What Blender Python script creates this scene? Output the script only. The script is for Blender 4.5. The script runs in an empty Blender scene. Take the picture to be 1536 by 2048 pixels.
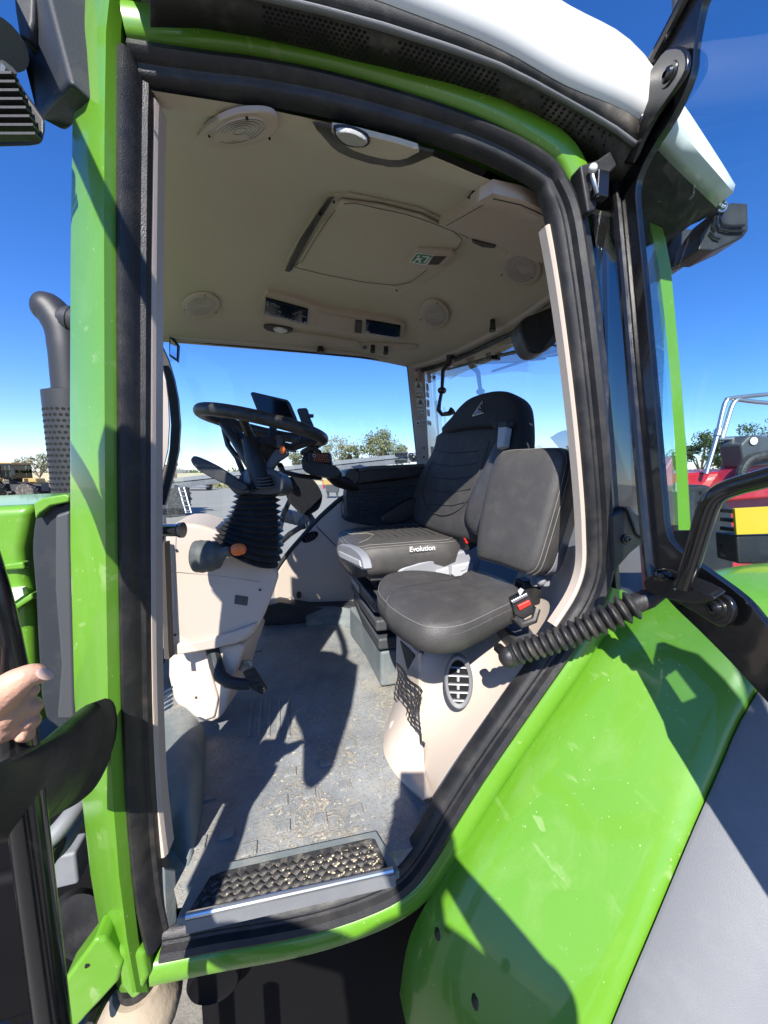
import bpy, bmesh, math, random
from mathutils import Vector, Matrix
random.seed(7)
R = math.radians
sc = bpy.context.scene
col = sc.collection

# ------------------------------------------------------------------ camera
F = 740.0                      # focal length in photo pixels (1536 x 2048)
H = 2.5                        # camera height above the yard
YAW, PITCH = R(15.0), R(6.48)
O = Vector((0, 0, H))
RIGHT = Vector((math.cos(YAW), -math.sin(YAW), 0))
FWDH = Vector((math.sin(YAW), math.cos(YAW), 0))
FWD = FWDH * math.cos(PITCH) + Vector((0, 0, -math.sin(PITCH)))
UP = RIGHT.cross(FWD)
cd = bpy.data.cameras.new('camera'); cam = bpy.data.objects.new('camera', cd); col.objects.link(cam)
cd.sensor_fit = 'VERTICAL'; cd.sensor_height = 36.0; cd.sensor_width = 27.0
cd.lens = 36.0 * F / 2048.0; cd.clip_start = 0.01; cd.clip_end = 5000
cam.matrix_world = Matrix.Translation(O) @ Matrix((RIGHT, UP, -FWD)).transposed().to_4x4()
sc.camera = cam
sc.render.resolution_x, sc.render.resolution_y = 768, 1024

# ------------------------------------------------------------------ sky, sun, exposure
SUN_EL, SUN_YAW = R(41.6), R(21.0)           # light travels along this heading
LDIR = Vector((math.sin(SUN_YAW) * math.cos(SUN_EL), math.cos(SUN_YAW) * math.cos(SUN_EL), -math.sin(SUN_EL)))
w = bpy.data.worlds.new('World'); sc.world = w; w.use_nodes = True
nt = w.node_tree; bg = nt.nodes['Background']
sky = nt.nodes.new('ShaderNodeTexSky'); sky.sky_type = 'NISHITA'; sky.sun_disc = False
sky.sun_elevation = SUN_EL; sky.sun_rotation = math.atan2(-LDIR.x, -LDIR.y)
sky.altitude = 200; sky.air_density = 1.0; sky.dust_density = 0.0; sky.ozone_density = 1.6
hs = nt.nodes.new('ShaderNodeHueSaturation'); hs.inputs['Saturation'].default_value = 1.17
tn = nt.nodes.new('ShaderNodeMix'); tn.data_type = 'RGBA'; tn.blend_type = 'MULTIPLY'; tn.inputs['Factor'].default_value = 1.0; tn.inputs['B'].default_value = (0.88, 0.99, 1.40, 1)
nt.links.new(sky.outputs[0], tn.inputs['A']); nt.links.new(tn.outputs['Result'], hs.inputs['Color']); nt.links.new(hs.outputs[0], bg.inputs[0]); bg.inputs[1].default_value = 0.085
sl = bpy.data.lights.new('sun', 'SUN'); so = bpy.data.objects.new('sun', sl); col.objects.link(so)
sl.energy = 5.0; sl.angle = R(0.55); sl.color = (1.0, 0.955, 0.88)
so.rotation_euler = LDIR.to_track_quat('-Z', 'Y').to_euler(); so.location = (-4, -10, 14)
sc.view_settings.view_transform = 'Standard'; sc.view_settings.look = 'None'
sc.view_settings.exposure = 0.92; sc.view_settings.gamma = 1.0
try:
    sc.cycles.max_bounces = 10; sc.cycles.transparent_max_bounces = 16; sc.cycles.sample_clamp_indirect = 6
    sc.cycles.use_denoising = True; sc.cycles.caustics_reflective = False; sc.cycles.caustics_refractive = False
except Exception: pass

# ------------------------------------------------------------------ pixel -> place
def ray(px, py):
    return RIGHT * ((px - 768) / F) + UP * ((1024 - py) / F) + FWD
def D(px, py, d): return O + ray(px, py) * d
def Yp(px, py, y):
    r = ray(px, py); return O + r * (y / r.y)
def Xp(px, py, x):
    r = ray(px, py); return O + r * (x / r.x)
def Zp(px, py, z):                          # z relative to the camera
    r = ray(px, py); return O + r * (z / r.z)
def PL(px, py, p0, n):
    r = ray(px, py); return O + r * ((p0 - O).dot(n) / r.dot(n))
def rel(x, y, z): return Vector((x, y, z + H))
DT = Vector((1, -0.06, 0)).normalized()     # along the door opening (rearwards)
DN = Vector((-0.06, -1, 0)).normalized()    # outwards, towards the yard
DP = rel(-0.234, 0.777, 0)
def Dr(px, py, off=0.0): return PL(px, py, DP + DN * off, DN)
FZ = -0.92                                  # cab floor, relative to the camera

# ------------------------------------------------------------------ materials
M = {}
def newmat(name):
    m = bpy.data.materials.new(name); m.use_nodes = True; M[name] = m
    n = m.node_tree; b = n.nodes['Principled BSDF']; return m, n, b
def mat(name, c, rough=0.5, metal=0.0, spec=0.5, coat=0.0, var=0.0, vscale=8.0, bump=0.0, bscale=200.0, dust=0.0, dustc=(0.55, 0.47, 0.36), dscale=30.0, sheen=0.0, coat_rough=0.05, rvar=0.0):
    m, n, b = newmat(name)
    b.inputs['Base Color'].default_value = (*c, 1); b.inputs['Roughness'].default_value = rough
    b.inputs['Metallic'].default_value = metal; b.inputs['Specular IOR Level'].default_value = spec
    b.inputs['Coat Weight'].default_value = coat; b.inputs['Coat Roughness'].default_value = coat_rough
    if sheen: b.inputs['Sheen Weight'].default_value = sheen
    tc = n.nodes.new('ShaderNodeTexCoord'); L = n.links.new
    cur = None
    if var:
        t = n.nodes.new('ShaderNodeTexNoise'); t.inputs['Scale'].default_value = vscale; t.inputs['Detail'].default_value = 5
        L(tc.outputs['Object'], t.inputs['Vector'])
        mx = n.nodes.new('ShaderNodeMix'); mx.data_type = 'RGBA'
        mx.inputs['A'].default_value = (*[v * (1 - var) for v in c], 1); mx.inputs['B'].default_value = (*[min(1, v * (1 + var)) for v in c], 1)
        L(t.outputs['Fac'], mx.inputs['Factor']); cur = mx.outputs['Result']
    if dust:
        t = n.nodes.new('ShaderNodeTexNoise'); t.inputs['Scale'].default_value = dscale; t.inputs['Detail'].default_value = 9; t.inputs['Roughness'].default_value = 0.7
        L(tc.outputs['Object'], t.inputs['Vector'])
        rp = n.nodes.new('ShaderNodeMapRange'); rp.inputs['From Min'].default_value = 0.48; rp.inputs['From Max'].default_value = 0.75
        rp.inputs['To Max'].default_value = dust; L(t.outputs['Fac'], rp.inputs['Value'])
        mx = n.nodes.new('ShaderNodeMix'); mx.data_type = 'RGBA'; mx.inputs['B'].default_value = (*dustc, 1)
        if cur: L(cur, mx.inputs['A'])
        else: mx.inputs['A'].default_value = (*c, 1)
        L(rp.outputs['Result'], mx.inputs['Factor']); cur = mx.outputs['Result']
    if cur: L(cur, b.inputs['Base Color'])
    if rvar:
        t = n.nodes.new('ShaderNodeTexNoise'); t.inputs['Scale'].default_value = 25; t.inputs['Detail'].default_value = 8
        L(tc.outputs['Object'], t.inputs['Vector'])
        rp = n.nodes.new('ShaderNodeMapRange'); rp.inputs['From Min'].default_value = 0.35; rp.inputs['From Max'].default_value = 0.7
        rp.inputs['To Min'].default_value = max(0.02, rough - rvar); rp.inputs['To Max'].default_value = min(1, rough + rvar)
        L(t.outputs['Fac'], rp.inputs['Value']); L(rp.outputs['Result'], b.inputs['Roughness'])
    if bump:
        t = n.nodes.new('ShaderNodeTexNoise'); t.inputs['Scale'].default_value = bscale; t.inputs['Detail'].default_value = 3
        L(tc.outputs['Object'], t.inputs['Vector'])
        bp = n.nodes.new('ShaderNodeBump'); bp.inputs['Strength'].default_value = bump; bp.inputs['Distance'].default_value = 0.002
        L(t.outputs['Fac'], bp.inputs['Height']); L(bp.outputs['Normal'], b.inputs['Normal'])
    return m
def emat(name, c, s):
    m, n, b = newmat(name); b.inputs['Base Color'].default_value = (0, 0, 0, 1)
    b.inputs['Emission Color'].default_value = (*c, 1); b.inputs['Emission Strength'].default_value = s; return m
def glass(name, tint=(0.92, 0.97, 0.98), boost=1.0, dirt=0.0, base_refl=0.0):
    """thin pane: clear transmission plus Fresnel reflection, light passes through"""
    m, n, b = newmat(name); n.nodes.remove(b); L = n.links.new
    out = n.nodes['Material Output']
    tr = n.nodes.new('ShaderNodeBsdfTransparent'); tr.inputs[0].default_value = (*tint, 1)
    gl = n.nodes.new('ShaderNodeBsdfGlossy'); gl.inputs['Roughness'].default_value = 0.01; gl.inputs[0].default_value = (1, 1, 1, 1)
    fr = n.nodes.new('ShaderNodeFresnel'); fr.inputs['IOR'].default_value = 1.5
    ma = n.nodes.new('ShaderNodeMath'); ma.operation = 'MULTIPLY_ADD'; ma.inputs[1].default_value = boost; ma.inputs[2].default_value = base_refl; ma.use_clamp = True
    mx = n.nodes.new('ShaderNodeMixShader'); L(fr.outputs[0], ma.inputs[0]); L(ma.outputs[0], mx.inputs[0]); L(tr.outputs[0], mx.inputs[1]); L(gl.outputs[0], mx.inputs[2])
    last = mx.outputs[0]
    if dirt:
        df = n.nodes.new('ShaderNodeBsdfDiffuse'); df.inputs[0].default_value = (0.7, 0.68, 0.62, 1)
        tc = n.nodes.new('ShaderNodeTexCoord'); t = n.nodes.new('ShaderNodeTexNoise'); t.inputs['Scale'].default_value = 5; t.inputs['Detail'].default_value = 8
        L(tc.outputs['Object'], t.inputs['Vector'])
        rp = n.nodes.new('ShaderNodeMapRange'); rp.inputs['From Min'].default_value = 0.4; rp.inputs['From Max'].default_value = 0.8; rp.inputs['To Max'].default_value = dirt; rp.inputs['To Min'].default_value = dirt * 0.15
        L(t.outputs['Fac'], rp.inputs['Value'])
        m2 = n.nodes.new('ShaderNodeMixShader'); L(rp.outputs['Result'], m2.inputs[0]); L(last, m2.inputs[1]); L(df.outputs[0], m2.inputs[2]); last = m2.outputs[0]
    L(last, out.inputs['Surface']); return m

def green_paint():
    m, n, b = newmat('green'); L = n.links.new
    tc = n.nodes.new('ShaderNodeTexCoord')
    b.inputs['Roughness'].default_value = 0.34; b.inputs['Coat Weight'].default_value = 0.45; b.inputs['Coat Roughness'].default_value = 0.04
    b.inputs['Metallic'].default_value = 0.0
    # base coat with fine flake, pale dust specks and scuffs on top
    fl = n.nodes.new('ShaderNodeTexNoise'); fl.inputs['Scale'].default_value = 900; fl.inputs['Detail'].default_value = 1
    L(tc.outputs['Object'], fl.inputs['Vector'])
    c1 = n.nodes.new('ShaderNodeMix'); c1.data_type = 'RGBA'; c1.inputs['A'].default_value = (0.094, 0.252, 0.015, 1); c1.inputs['B'].default_value = (0.130, 0.316, 0.020, 1)
    L(fl.outputs['Fac'], c1.inputs['Factor'])
    sp = n.nodes.new('ShaderNodeTexVoronoi'); sp.feature = 'F1'; sp.inputs['Scale'].default_value = 75; sp.inputs['Randomness'].default_value = 1
    mp = n.nodes.new('ShaderNodeMapping'); mp.inputs['Scale'].default_value = (1, 1, 0.45); mp.inputs['Rotation'].default_value = (0.4, 0.9, 0.3)
    L(tc.outputs['Object'], mp.inputs['Vector']); L(mp.outputs[0], sp.inputs['Vector'])
    lt = n.nodes.new('ShaderNodeMath'); lt.operation = 'LESS_THAN'; lt.inputs[1].default_value = 0.085; L(sp.outputs['Distance'], lt.inputs[0])
    big = n.nodes.new('ShaderNodeTexNoise'); big.inputs['Scale'].default_value = 9; big.inputs['Detail'].default_value = 6; L(tc.outputs['Object'], big.inputs['Vector'])
    rp = n.nodes.new('ShaderNodeMapRange'); rp.inputs['From Min'].default_value = 0.42; rp.inputs['From Max'].default_value = 0.72; rp.inputs['To Max'].default_value = 0.85; L(big.outputs['Fac'], rp.inputs['Value'])
    mu = n.nodes.new('ShaderNodeMath'); mu.operation = 'MULTIPLY'; L(lt.outputs[0], mu.inputs[0]); L(rp.outputs['Result'], mu.inputs[1])
    # soft dusty smears
    sm = n.nodes.new('ShaderNodeTexNoise'); sm.inputs['Scale'].default_value = 6; sm.inputs['Detail'].default_value = 10; sm.inputs['Roughness'].default_value = 0.75; sm.inputs['Distortion'].default_value = 0.6
    mp2 = n.nodes.new('ShaderNodeMapping'); mp2.inputs['Scale'].default_value = (1, 2.2, 1); mp2.inputs['Location'].default_value = (3.1, 1, 2)
    L(tc.outputs['Object'], mp2.inputs['Vector']); L(mp2.outputs[0], sm.inputs['Vector'])
    rs = n.nodes.new('ShaderNodeMapRange'); rs.inputs['From Min'].default_value = 0.5; rs.inputs['From Max'].default_value = 0.85; rs.inputs['To Max'].default_value = 0.13; L(sm.outputs['Fac'], rs.inputs['Value'])
    # long fine scratches, patchy
    sc1 = n.nodes.new('ShaderNodeTexNoise'); sc1.inputs['Scale'].default_value = 30; sc1.inputs['Detail'].default_value = 2
    mp3 = n.nodes.new('ShaderNodeMapping'); mp3.inputs['Scale'].default_value = (1.0, .06, 1.0); mp3.inputs['Rotation'].default_value = (0.5, 0.2, 0.9)
    L(tc.outputs['Object'], mp3.inputs['Vector']); L(mp3.outputs[0], sc1.inputs['Vector'])
    r3 = n.nodes.new('ShaderNodeMapRange'); r3.inputs['From Min'].default_value = 0.655; r3.inputs['From Max'].default_value = 0.70; r3.inputs['To Max'].default_value = 0.35; L(sc1.outputs['Fac'], r3.inputs['Value'])
    m3 = n.nodes.new('ShaderNodeMath'); m3.operation = 'MULTIPLY'; L(r3.outputs['Result'], m3.inputs[0]); L(rp.outputs['Result'], m3.inputs[1])
    a3 = n.nodes.new('ShaderNodeMath'); a3.operation = 'ADD'; L(mu.outputs[0], a3.inputs[0]); L(m3.outputs[0], a3.inputs[1])
    ad = n.nodes.new('ShaderNodeMath'); ad.operation = 'ADD'; ad.use_clamp = True; L(a3.outputs[0], ad.inputs[0]); L(rs.outputs['Result'], ad.inputs[1])
    c2 = n.nodes.new('ShaderNodeMix'); c2.data_type = 'RGBA'; c2.inputs['B'].default_value = (0.55, 0.58, 0.36, 1)
    L(c1.outputs['Result'], c2.inputs['A']); L(ad.outputs[0], c2.inputs['Factor']); L(c2.outputs['Result'], b.inputs['Base Color'])
    r2 = n.nodes.new('ShaderNodeMapRange'); r2.inputs['To Min'].default_value = 0.04; r2.inputs['To Max'].default_value = 0.5; L(ad.outputs[0], r2.inputs['Value']); L(r2.outputs['Result'], b.inputs['Coat Roughness'])
green_paint()
mat('white_roof', (0.74, 0.74, 0.72), 0.3, coat=0.3, var=0.04)
mat('black_paint', (0.008, 0.008, 0.009), 0.25, coat=0.4, rvar=0.06)
mat('black_plastic', (0.014, 0.014, 0.015), 0.48, var=0.15, bump=0.25, bscale=900, dust=0.035, dscale=18, rvar=0.1)
mat('shade_black', (0.005, 0.005, 0.006), 0.7, spec=0.12, var=0.3, vscale=8)  # near-black, paints in the deep shade under the sill; also the black mirror housing
mat('seal_rubber', (0.011, 0.011, 0.013), 0.5, var=0.2, vscale=12, bump=0.4, bscale=500, dust=0.06, dscale=14, rvar=0.1)
mat('rubber', (0.018, 0.018, 0.019), 0.48, var=0.2, bump=0.3, bscale=400, dust=0.10, dscale=30, rvar=0.1)
mat('boot_rubber', (0.075, 0.082, 0.078), 0.6, var=0.25, vscale=25, bump=0.8, bscale=60, dust=0.15, dscale=20)
mat('gaiter', (0.030, 0.030, 0.031), 0.42, var=0.15, dust=0.08, dscale=20)
mat('roof_plastic', (0.030, 0.029, 0.028), 0.6, var=0.15, bump=0.4, bscale=700, dust=0.2, dscale=14)
mat('hole', (0.003, 0.003, 0.003), 0.9)
mat('beige', (0.575, 0.485, 0.405), 0.55, var=0.05, vscale=5, bump=0.35, bscale=700, dust=0.14, dustc=(0.48, 0.40, 0.33), dscale=7)
mat('trim_mauve', (0.46, 0.385, 0.345), 0.5, var=0.05, bump=0.3, bscale=600)
mat('headliner', (0.56, 0.475, 0.375), 0.85, var=0.04, bump=0.6, bscale=900, sheen=0.15)
mat('headliner_plastic', (0.50, 0.395, 0.325), 0.6, var=0.03, bump=0.2, bscale=800)
mat('ceil_dark', (0.05, 0.043, 0.035), 0.7)
mat('leather', (0.060, 0.057, 0.055), 0.5, var=0.15, vscale=14, bump=0.6, bscale=420, dust=0.10, dscale=22, dustc=(0.30, 0.27, 0.23), rvar=0.08)
mat('fabric', (0.050, 0.047, 0.046), 0.75, var=0.2, vscale=40, bump=0.7, bscale=900, dust=0.15, dscale=12, dustc=(0.30, 0.27, 0.23))
mat('dark_fabric', (0.016, 0.017, 0.019), 0.8, var=0.15, bump=0.5, bscale=900)
mat('stitch', (0.28, 0.27, 0.25), 0.7)
mat('tread_rubber', (0.035, 0.035, 0.037), 0.92, spec=0.12, dust=0.8, dscale=30, dustc=(0.36, 0.33, 0.28), bump=0.5, bscale=120)
mat('seat_grey', (0.26, 0.268, 0.29), 0.42, var=0.04, dust=0.1, dscale=20)
mat('light_grey', (0.44, 0.45, 0.47), 0.4)
mat('dark_grey', (0.055, 0.058, 0.062), 0.45, var=0.1, bump=0.2, bscale=600)
mat('slate', (0.026, 0.030, 0.036), 0.5, spec=0.3, var=0.08, bump=0.2, bscale=500, dust=0.05, dscale=9)
mat('fender_grey', (0.185, 0.19, 0.20), 0.5, var=0.05, bump=0.35, bscale=700, dust=0.15, dscale=10, dustc=(0.42, 0.41, 0.40))
mat('mud_grey', (0.15, 0.175, 0.18), 0.6, var=0.18, vscale=6, bump=0.4, bscale=150, dust=0.3, dscale=10)
mat('aluminium', (0.62, 0.64, 0.66), 0.28, metal=0.9, var=0.08)
mat('chrome', (0.75, 0.76, 0.78), 0.12, metal=1.0)
mat('steel_dull', (0.42, 0.44, 0.46), 0.35, metal=0.9, var=0.15)
mat('exhaust', (0.032, 0.032, 0.035), 0.45, metal=0.2, var=0.1, bump=0.3, bscale=600)
mat('red_plastic', (0.65, 0.03, 0.02), 0.35)
mat('orange', (0.80, 0.17, 0.035), 0.4)
mat('screen', (0.004, 0.005, 0.008), 0.08)
mat('white_print', (0.72, 0.72, 0.70), 0.6)
mat('sticker', (0.62, 0.60, 0.55), 0.5)
mat('ink', (0.02, 0.02, 0.02), 0.6)
mat('exit_green', (0.0, 0.16, 0.07), 0.4)
mat('lamp_lens', (0.42, 0.41, 0.38), 0.12, coat=1.0, bump=0.9, bscale=160)
mat('yellow_sign', (0.55, 0.36, 0.015), 0.5, var=0.06)
mat('machine_red', (0.40, 0.012, 0.022), 0.35, coat=0.4, dust=0.1, dscale=5)
mat('machine_yellow', (0.42, 0.27, 0.08), 0.4, coat=0.3, dust=0.1)
mat('tyre', (0.045, 0.042, 0.038), 0.8, var=0.2, dust=0.55, dscale=8, bump=0.3, bscale=60)
mat('mud', (0.36, 0.29, 0.21), 0.9, var=0.25, bump=0.8, bscale=80)
mat('dust_straw', (0.60, 0.50, 0.34), 0.9, var=0.2)
mat('skin', (0.60, 0.34, 0.24), 0.5, var=0.22, vscale=45, bump=0.4, bscale=260)
M['skin'].node_tree.nodes['Principled BSDF'].inputs['Subsurface Weight'].default_value = 0.12
M['skin'].node_tree.nodes['Principled BSDF'].inputs['Subsurface Radius'].default_value = (0.01, 0.004, 0.002)
mat('nail', (0.62, 0.42, 0.35), 0.3)
mat('shirt', (0.06, 0.08, 0.13), 0.85, var=0.1)
mat('denim', (0.03, 0.045, 0.09), 0.85, var=0.15)
mat('hair', (0.03, 0.02, 0.015), 0.7)
mat('boot', (0.10, 0.06, 0.035), 0.7)
mat('bark', (0.16, 0.12, 0.085), 0.9, var=0.2)
mat('leaf_grey', (0.15, 0.165, 0.075), 0.7, var=0.3, vscale=0.8)
mat('leaf_dark', (0.055, 0.085, 0.028), 0.7, var=0.3, vscale=0.8)
mat('leaf_pale', (0.21, 0.22, 0.14), 0.7, var=0.3, vscale=0.8)
mat('scrub', (0.20, 0.19, 0.07), 0.9, var=0.35, vscale=2.0)
mat('hubcap', (0.5, 0.5, 0.48), 0.5)
glass('glass_clear', (0.95, 0.985, 0.99), 0.6, dirt=0.010)
glass('glass_screen', (0.97, 0.99, 0.99), 0.2)
glass('glass_door', (0.74, 0.89, 0.90), 0.45, dirt=0.02)
glass('glass_quarter', (0.55, 0.78, 0.80), 1.4, dirt=0.02, base_refl=0.03)
glass('glass_far', (0.25, 0.36, 0.38), 1.0)
mat('glass_dark', (0.004, 0.007, 0.014), 0.03, spec=0.9, coat=1.0)
mat('mirror_face', (0.85, 0.87, 0.88), 0.02, metal=1.0)

def floor_mat():
    m, n, b = newmat('floor_mat'); L = n.links.new
    tc = n.nodes.new('ShaderNodeTexCoord')
    def noise(scale, det=8, rough=0.65, dist=0.0, st=None):
        t = n.nodes.new('ShaderNodeTexNoise'); t.inputs['Scale'].default_value = scale; t.inputs['Detail'].default_value = det; t.inputs['Roughness'].default_value = rough; t.inputs['Distortion'].default_value = dist
        if st:
            mp = n.nodes.new('ShaderNodeMapping'); mp.inputs['Scale'].default_value = st; L(tc.outputs['Object'], mp.inputs['Vector']); L(mp.outputs[0], t.inputs['Vector'])
        else: L(tc.outputs['Object'], t.inputs['Vector'])
        return t.outputs['Fac']
    def rng(s, a, b_, lo=0.0, hi=1.0):
        r = n.nodes.new('ShaderNodeMapRange'); r.inputs['From Min'].default_value = a; r.inputs['From Max'].default_value = b_; r.inputs['To Min'].default_value = lo; r.inputs['To Max'].default_value = hi; L(s, r.inputs['Value']); return r.outputs['Result']
    def mth(op, a, b_):
        x = n.nodes.new('ShaderNodeMath'); x.operation = op; x.use_clamp = True
        for i, s in enumerate((a, b_)):
            if isinstance(s, float): x.inputs[i].default_value = s
            else: L(s, x.inputs[i])
        return x.outputs[0]
    base = n.nodes.new('ShaderNodeMix'); base.data_type = 'RGBA'; base.inputs['A'].default_value = (0.14, 0.152, 0.162, 1); base.inputs['B'].default_value = (0.31, 0.325, 0.33, 1)
    L(rng(noise(5), 0.3, 0.7), base.inputs['Factor'])
    # straw-coloured dried mud: streaky crumbs, denser away from the pedals
    crumbs = rng(noise(62, 4, 0.6, 1.9), 0.575, 0.63)
    patches = rng(noise(6.5, 5, 0.6), 0.42, 0.60)
    fine = rng(noise(150, 3, 0.6, 0.8), 0.60, 0.66, 0, 0.75)
    m1 = mth('MULTIPLY', crumbs, patches); m2 = mth('MULTIPLY', fine, rng(noise(4.0), 0.35, 0.6))
    swirl = mth('MULTIPLY', rng(noise(16, 3, 0.5, 5.0), 0.545, 0.60, 0, 0.6), rng(noise(3.2), 0.45, 0.62))
    f = mth('MAXIMUM', mth('MAXIMUM', m1, m2), swirl)
    mx = n.nodes.new('ShaderNodeMix'); mx.data_type = 'RGBA'; mx.inputs['B'].default_value = (0.50, 0.42, 0.29, 1)
    L(base.outputs['Result'], mx.inputs['A']); L(f, mx.inputs['Factor'])
    gy = n.nodes.new('ShaderNodeMix'); gy.data_type = 'RGBA'; gy.inputs['B'].default_value = (0.33, 0.34, 0.34, 1)
    L(mx.outputs['Result'], gy.inputs['A']); L(rng(noise(11, 10, 0.8), 0.5, 0.75, 0, 0.6), gy.inputs['Factor'])
    fm = n.nodes.new('ShaderNodeMix'); fm.data_type = 'RGBA'; fm.inputs['B'].default_value = (0.40, 0.345, 0.25, 1)
    L(gy.outputs['Result'], fm.inputs['A']); L(rng(noise(4.2, 9, 0.72, 1.2), 0.46, 0.68, 0, 0.55), fm.inputs['Factor'])
    L(fm.outputs['Result'], b.inputs['Base Color']); b.inputs['Roughness'].default_value = 0.62
    bp = n.nodes.new('ShaderNodeBump'); bp.inputs['Strength'].default_value = 0.9; bp.inputs['Distance'].default_value = 0.004
    L(f, bp.inputs['Height']); L(bp.outputs['Normal'], b.inputs['Normal'])
floor_mat()
def yard_mat():
    m, n, b = newmat('gravel'); L = n.links.new
    tc = n.nodes.new('ShaderNodeTexCoord')
    a = n.nodes.new('ShaderNodeTexNoise'); a.inputs['Scale'].default_value = 0.35; a.inputs['Detail'].default_value = 10; L(tc.outputs['Object'], a.inputs['Vector'])
    f = n.nodes.new('ShaderNodeTexNoise'); f.inputs['Scale'].default_value = 9; f.inputs['Detail'].default_value = 8; f.inputs['Roughness'].default_value = 0.75; L(tc.outputs['Object'], f.inputs['Vector'])
    m1 = n.nodes.new('ShaderNodeMix'); m1.data_type = 'RGBA'; m1.inputs['A'].default_value = (0.23, 0.215, 0.185, 1); m1.inputs['B'].default_value = (0.33, 0.31, 0.27, 1); L(a.outputs['Fac'], m1.inputs['Factor'])
    m2 = n.nodes.new('ShaderNodeMix'); m2.data_type = 'RGBA'; m2.blend_type = 'MULTIPLY'; m2.inputs['Factor'].default_value = 0.7
    rp = n.nodes.new('ShaderNodeMapRange'); rp.inputs['From Min'].default_value = 0.3; rp.inputs['From Max'].default_value = 0.65; rp.inputs['To Min'].default_value = 0.55; L(f.outputs['Fac'], rp.inputs['Value'])
    L(m1.outputs['Result'], m2.inputs['A']); L(rp.outputs['Result'], m2.inputs['B']); L(m2.outputs['Result'], b.inputs['Base Color'])
    b.inputs['Roughness'].default_value = 0.95
    bp = n.nodes.new('ShaderNodeBump'); bp.inputs['Strength'].default_value = 0.6; bp.inputs['Distance'].default_value = 0.03; L(f.outputs['Fac'], bp.inputs['Height']); L(bp.outputs['Normal'], b.inputs['Normal'])
yard_mat()
mat('dry_field', (0.50, 0.43, 0.24), 0.95, var=0.25, vscale=0.05)

# ------------------------------------------------------------------ mesh helpers
WL = {}                                     # world location of every object
def link(name, me, c, mat_, parent=None, bevel=0.0, seg=3, sub=0, smooth=35, solid=0.0, crease=None):
    o = bpy.data.objects.new(name, me); col.objects.link(o)
    if mat_ is not None: me.materials.append(M[mat_])
    o.location = c; WL[o.name] = Vector(c)
    if parent is not None:
        o.parent = parent; o.matrix_parent_inverse = Matrix.Translation(-WL[parent.name])
    for p in me.polygons: p.use_smooth = bool(smooth)
    if smooth and smooth < 180 and not bevel and not sub:
        me.set_sharp_from_angle(angle=R(smooth))
    if solid:
        md = o.modifiers.new('solid', 'SOLIDIFY'); md.thickness = solid; md.offset = 0
    if bevel:
        md = o.modifiers.new('bevel', 'BEVEL'); md.width = bevel; md.segments = seg; md.limit_method = 'ANGLE'; md.angle_limit = R(28); md.harden_normals = True
    if sub:
        md = o.modifiers.new('sub', 'SUBSURF'); md.levels = sub; md.render_levels = sub
    return o
def obj(name, vs, fs, mat_, parent=None, **k):
    vs = [Vector(v) for v in vs]
    lo = Vector((min(v.x for v in vs), min(v.y for v in vs), min(v.z for v in vs))); hi = Vector((max(v.x for v in vs), max(v.y for v in vs), max(v.z for v in vs)))
    c = (lo + hi) / 2
    me = bpy.data.meshes.new(name); me.from_pydata([v - c for v in vs], [], fs); me.validate()
    bm = bmesh.new(); bm.from_mesh(me); bmesh.ops.recalc_face_normals(bm, faces=bm.faces); bm.to_mesh(me); bm.free()
    return link(name, me, c, mat_, parent, **k)
class MB:
    """collects pieces that belong to one part"""
    def __init__(s): s.v = []; s.f = []
    def add(s, vs, fs):
        n = len(s.v); s.v += [Vector(v) for v in vs]; s.f += [tuple(i + n for i in f) for f in fs]; return s
    def build(s, name, mat_, parent=None, **k): return obj(name, s.v, s.f, mat_, parent, **k)
def g_prism(pts, ext):
    """closed polygon pts (3-D) extruded by vector ext"""
    n = len(pts); e = Vector(ext)
    vs = [Vector(p) for p in pts] + [Vector(p) + e for p in pts]
    fs = [tuple(range(n)), tuple(range(2 * n - 1, n - 1, -1))] + [(i, (i + 1) % n, n + (i + 1) % n, n + i) for i in range(n)]
    return vs, fs
def g_box(c, size, ax=None):
    c = Vector(c); X, Y, Z = ax if ax else (Vector((1, 0, 0)), Vector((0, 1, 0)), Vector((0, 0, 1)))
    hx, hy, hz = [s / 2 for s in size]
    vs = [c + X * (sx * hx) + Y * (sy * hy) + Z * (sz * hz) for sx in (-1, 1) for sy in (-1, 1) for sz in (-1, 1)]
    return vs, [(0, 1, 3, 2), (4, 6, 7, 5), (0, 4, 5, 1), (2, 3, 7, 6), (0, 2, 6, 4), (1, 5, 7, 3)]
def frames(path, up=None):
    n = len(path); T = []
    for i in range(n):
        a = path[max(0, i - 1)]; b = path[min(n - 1, i + 1)]; T.append((b - a).normalized())
    u = up or (Vector((0, 0, 1)) if abs(T[0].z) < 0.9 else Vector((1, 0, 0)))
    out = []
    for t in T:
        x = (u - t * u.dot(t)).normalized(); out.append((x, t.cross(x))); 
        if up is None: u = x
    return out
def g_tube(path, r, n=12, cap=True):
    path = [Vector(p) for p in path]; rs = r if isinstance(r, (list, tuple)) else [r] * len(path)
    fr = frames(path); vs = []; fs = []
    for p, (x, y), q in zip(path, fr, rs):
        vs += [p + (x * math.cos(2 * math.pi * k / n) + y * math.sin(2 * math.pi * k / n)) * q for k in range(n)]
    for i in range(len(path) - 1):
        fs += [(i * n + k, i * n + (k + 1) % n, (i + 1) * n + (k + 1) % n, (i + 1) * n + k) for k in range(n)]
    if cap: fs += [tuple(range(n)), tuple(range(len(path) * n - 1, (len(path) - 1) * n - 1, -1))]
    return vs, fs
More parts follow.
